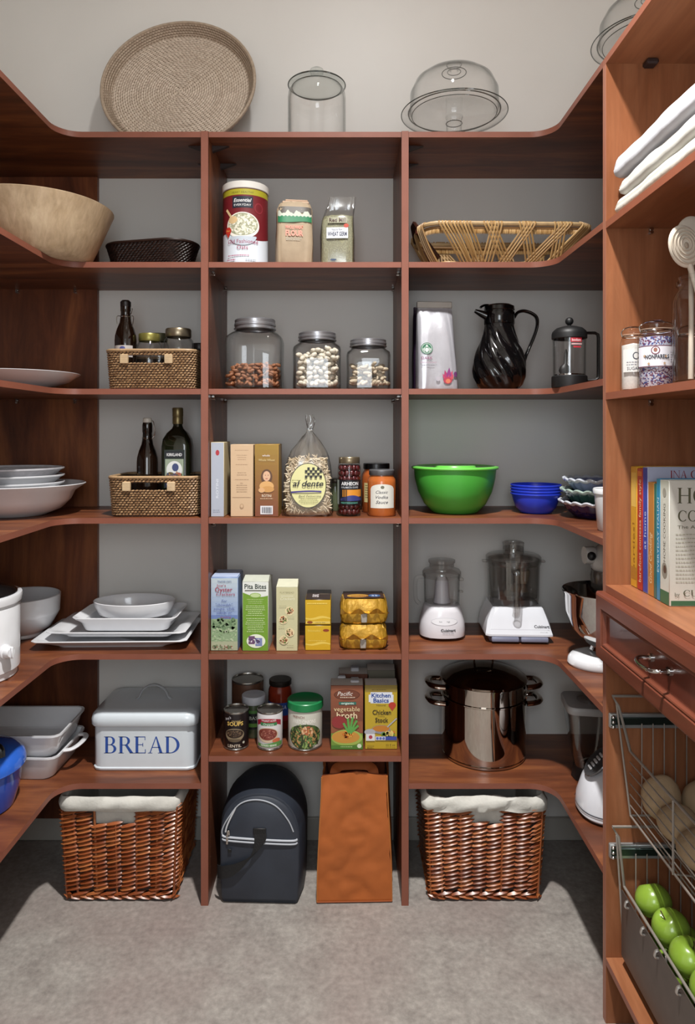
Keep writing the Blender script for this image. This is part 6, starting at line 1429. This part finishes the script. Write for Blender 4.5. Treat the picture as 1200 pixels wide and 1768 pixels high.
p = Print(cyl(.0404, -.3), curved=True); p.rect(-.05, .048, .052, .098, 'd3d3da'); p.rect(-.05, .0955, .052, .0975, '5a3040'); p.rect(-.05, .0485, .052, .0505, '5a3040'); p.ell(-.006, .086, .0095, .0095, '6a2c40'); p.ell(-.006, .086, .0075, .0075, 'd3d3da'); p.ell(-.006, .087, .004, .005, '8a5a4a')
p.text('NONPAREILS', -.002, .067, .0095, '20242e', 'C', w=.052, bold=.03); p.lines(.028, .05, .08, 5, .0055, .002, '8a8a96', 4)
for (u, v) in ((.016, .072), (.013, .056), (-.03, .074), (-.02, .056)): p.poly([(u + .004 * math.cos(q * PI / 5 + PI / 2) * (1 if q % 2 == 0 else .45), v + .004 * math.sin(q * PI / 5 + PI / 2) * (1 if q % 2 == 0 else .45)) for q in range(10)], 'a98a6a')
p.build('paper_label', t)
clip_jar('empty clip-top glass jar between the sprinkles and the utensil jar', .806, 1.60, R3, .034, .145, None, 0)
# tall jar holding wooden utensils
x, y = .770, 1.49
t = thing('utensil_jar', 'tall clear glass jar holding wooden spoons in the tall cabinet', 'jar', (x, y, R3))
lathe(MB(), [(0, .0), (.052, 0), (.056, .005), (.056, .18), (.052, .195), (.045, .205), (.0445, .212), (.049, .215), (.049, .222), (.0445, .226), (.0445, .231), (.046, .233), (.043, .233)], GLASS, 48).build('jar_outside', t)
lathe(MB(), [(.043, .233), (.042, .206), (.05, .192), (.0525, .178), (.0525, .01), (0, .01)], GLASS, 48).build('jar_inside', t)
PW = M('c3b9a9', .6, var=.08, vs=40, stretch=(1, 1, .2))
def spoon(name, label, P0, P1, hr, spiral=False, mat=PW):
    P0, P1 = Vector(P0), Vector(P1); d = P1 - P0; L = d.length; zq = d.normalized()
    t = thing(name, label, 'spoon', P0, 0, 'wooden utensils in the tall glass jar')
    q = Vector((0, 0, 1)).rotation_difference(zq).to_matrix().to_4x4()
    m = MB(); tube(m, [(0, 0, 0), (0, 0, L * .5), (0, 0, L - hr[1] * .6)], [.0058, .005, .0065], mat, 10); turned(m, q); m.build('handle', t)
    m = MB(); ball(m, (0, .0, L), hr[0], hr[0] * .3, hr[1], mat, 24, 16); turned(m, q); hd = m.build('spoon_head', t)
    if spiral:
        m = MB()
        for k, f in enumerate((.84, .66, .48, .3)):
            tube(m, [(hr[0] * f * math.cos(a * PI / 16), -hr[0] * .3 * math.sqrt(max(0, 1 - f * f)) - .0008, L + hr[1] * f * math.sin(a * PI / 16) * .98 + .004 * (1 - f)) for a in range(32)], .0022, M('b3a796', .6), 6, True)
        ball(m, (0, -hr[0] * .3, L), .005, .003, .007, M('9a8c7a', .6), 10, 6); turned(m, q); m.build('carved_rings', hd)
    return t
spoon('wooden_spoon', 'pale carved spoon with ringed round head leaning out of the utensil jar', (.810, 1.478, R3 + .016), (.722, 1.466, 1.888), (.033, .046), True)
spoon('wooden_spoon', 'plain pale spoon with a broad head behind the ringed one', (.753, 1.50, R3 + .014), (.762, 1.515, 1.918), (.036, .05))
spoon('wooden_spoon', 'pale narrow paddle half out of frame in the utensil jar', (.748, 1.462, R3 + .016), (.788, 1.457, 1.91), (.026, .06), False, M('cfc6b6', .6, var=.06))
# cookbooks
def book(label, y0, y1, x, h, wd, cov, pages='c9c2b0', back=None):
    """spine faces the aisle (-x); front cover faces the camera (-y)"""
    th = y1 - y0
    t = thing('cookbook', label, 'book', (x, (y0 + y1) / 2, RC), 0, 'cookbooks on the counter')
    m = MB(); c = M(cov, .3, var=.02, coat=.2) if isinstance(cov, str) else cov
    box(m, 0, .004, -th / 2, th / 2, 0, h, c, .0012); box(m, .002, wd, -th / 2, -th / 2 + .0025, 0, h, c, .0008); box(m, .002, wd, th / 2 - .0025, th / 2, 0, h, c, .0008); m.build('cover', t)
    box(MB(), .0045, wd - .004, -th / 2 + .003, th / 2 - .003, .003, h - .004, M(pages, .8, var=.1, vs=150, stretch=(.1, 30, .1))).build('page_block', t)
    sp = Print(lambda u, v, o: (-o, -u, v)); fr = Print(lambda u, v, o: (u, -th / 2 - o, v))
    return t, sp, fr, th
BX = .728
t, s, f, th = book('yellow cookbook at the far end against the side panel', 1.716, 1.752, BX, .300, .2, 'c9982c'); s.rect(-th / 2 + .004, .2, th / 2 - .004, .285, 'd8b45a'); s.text('parties!', 0.006, .1, .014, '8a5a1c', rot=PI / 2, w=.12); s.rect(-th / 2 + .003, .02, th / 2 - .003, .05, 'a8762a'); s.build('spine_print', t)
t, s, f, th = book('red cookbook between the yellow and the blue ones', 1.683, 1.714, BX, .297, .2, 'a82c24'); s.text('barefoot contessa family style', 0.006, .145, .013, 'e0c8a8', rot=PI / 2, w=.25); s.rect(-th / 2 + .004, .278, th / 2 - .004, .29, 'd0783a'); s.build('spine_print', t)
t, s, f, th = book('tall lavender and blue cookbook with red capitals along its top', 1.655, 1.681, BX, .302, .235, 'a9aec4'); s.rect(-th / 2 + .001, .002, th / 2 - .001, .3, '3246a0'); s.text('at home', .004, .15, .012, 'c9cfe4', rot=PI / 2, w=.09)
f.serif('INA GARTEN', .125, .276, .018, '8a2a30', sx=1.0); f.rect(.01, .05, .22, .26, '8a90b8'); f.build('cover_print', t); s.build('spine_print', t)
t, s, f, th = book('orange-tan cookbook with script title on its spine', 1.622, 1.653, BX, .268, .21, 'b57a3c'); s.text('Good Cooking', .004, .09, .015, 'e0c9a0', rot=PI / 2, w=.12, shear=.4); s.build('spine_print', t)
t, s, f, th = book('teal green cookbook next to the orange-tan one', 1.606, 1.620, BX - .001, .266, .2, '2f6a62'); s.build('spine_print', t)
t, s, f, th = book('bright blue cookbook behind the large white cookbook', 1.586, 1.604, BX - .002, .279, .2, '2f86b0'); s.text('EVERYDAY ITALIAN', .003, .15, .009, 'c4dbe4', rot=PI / 2, w=.17); s.build('spine_print', t)
t, s, f, th = book('large white cookbook facing out with serif title on its cover', 1.540, 1.584, BX - .003, .278, .23, 'cfcdc2'); G_ = '3f6a4c'
s.rect(-th / 2 + .001, .001, th / 2 - .001, .03, G_); s.text('HOME COOKING', .004, .16, .010, '6a665c', rot=PI / 2, w=.13); s.ell(0, .075, .013, .018, '8a8478'); s.ell(.002, .078, .007, .009, '5a4438'); s.ell(0, .25, .008, .01, '9a968a'); s.build('spine_print', t)
f.rect(.004, .001, .229, .012, G_); f.serif('HOME', .018, .228, .034, '5c5b46', 'L'); f.serif('COOKING', .018, .188, .024, '5c5b46', 'L'); f.text('The Art of Simple Food', .018, .172, .0075, '6a6652', 'L', w=.15)
f.lines(.014, .1, .158, 13, .0088, .0022, 'a9a694', 5); f.rect(.11, .05, .215, .165, '8a6a52'); f.ell(.155, .11, .036, .04, '5a3c2c'); f.ell(.17, .09, .03, .03, 'b98a5c'); f.text('by', .012, .022, .009, '6a6652', 'L'); f.serif('CUER', .03, .022, .014, '5c5b46', 'L', 1.3); f.build('cover_print', t)
# potatoes and apples in the wire baskets
rg = random.Random(31)
POTM = M('a88f70', .85, var=.16, vs=16, bump=.4, bs=70)
def potato_mesh(seed):
    r_ = random.Random(seed); a = [r_.uniform(-.12, .12) for _ in range(6)]; m = MB(); ball(m, (0, 0, 0), 1, 1, 1, POTM, 24, 16)
    m.v = [(x * (1 + a[0] * z + a[1] * y * z), y * (1 + a[2] * z), z * (1 + a[3] * x * y + .06 * math.sin(3 * x + a[4] * 9))) for x, y, z in m.v]; return m
for i, (px_, py_, pz, rx, ry, rz_, lab) in enumerate((
    (.778, 1.695, .603, .046, .032, .056, 'brown potato at the far corner of the upper wire basket, standing on end'),
    (.872, 1.690, .598, .044, .034, .05, 'brown potato behind the one standing on end in the upper wire basket'),
    (.779, 1.612, .587, .046, .046, .042, 'brown potato second along the front of the upper wire basket'),
    (.776, 1.512, .586, .044, .049, .041, 'brown potato third along the front of the upper wire basket, lying flat'),
    (.880, 1.590, .588, .047, .052, .043, 'brown potato deep in the upper wire basket behind the front row'),
    (.775, 1.408, .585, .043, .048, .040, 'brown potato at the frame edge of the upper wire basket'),
    (.876, 1.478, .587, .045, .05, .042, 'brown potato deep in the upper wire basket towards the frame edge'))):
    m = potato_mesh(i); m.v = [(x * rx, y * ry, z * rz_) for x, y, z in m.v]
    o = m.build('potato', None, (px_, py_, pz + .001), 180); o.rotation_euler = (0, 0, rg.uniform(-.2, .2)); tag(o, lab, 'potato', 'potatoes in the upper wire basket')
APP = M('7c9a34', .25, var=.12, vs=14, coat=.4)
def apple(label, x, y, z, rot, first=None):
    t = thing('apple', label, 'apple', (x, y, z), rot, 'green apples in the lower wire basket'); R_ = .0425
    prof = []
    for i in range(19):
        a = PI * i / 18; r = R_ * math.sin(a) * (1 + .06 * math.cos(a) * -1 * 0 + .05 * math.cos(a)); zz = -math.cos(a) * R_ * .92
        zz -= .016 * math.exp(-((r / .011) ** 2)) * (1 if i > 9 else -.6)
        prof.append((r if 0 < i < 18 else 0, zz))
    lathe(MB(), prof, APP, 28).build('fruit', t, angle=180)
    tube(MB(), path([(0, 0, R_ * .55), (.001, 0, R_ * .8), (.004, .002, R_ * 1.02)], 3), .0014, M('4a3420', .7), 6).build('stem', t)
    t.rotation_euler = (.5 * math.cos(rot * 3), -.6 * abs(math.sin(rot)), rot)
    return t
for q, (x, y, z, lab) in enumerate((
    (.754, 1.595, .3595, 'green apple on top of the heap, second from the far end of the lower basket'),
    (.754, 1.505, .3595, 'bright green apple on top of the heap, nearest one in full view'),
    (.754, 1.684, .363, 'green apple peeping over the liner panel at the far end of the lower basket'),
    (.754, 1.415, .3595, 'green apple at the frame edge on top of the heap in the lower basket'))): apple(lab, x, y, z, .8 + q * 1.9)
for q, (x, y, z) in enumerate([(.754, 1.685 - .09 * k, .2345) for k in range(4)] + [(.845, 1.685 - .09 * k, .2345) for k in range(4)] + [(.80, 1.64, .297), (.80, 1.55, .297), (.80, 1.46, .297)]):
    apple('green apple lying lower in the heap in the lower wire basket', x, y, z, q * 1.3)
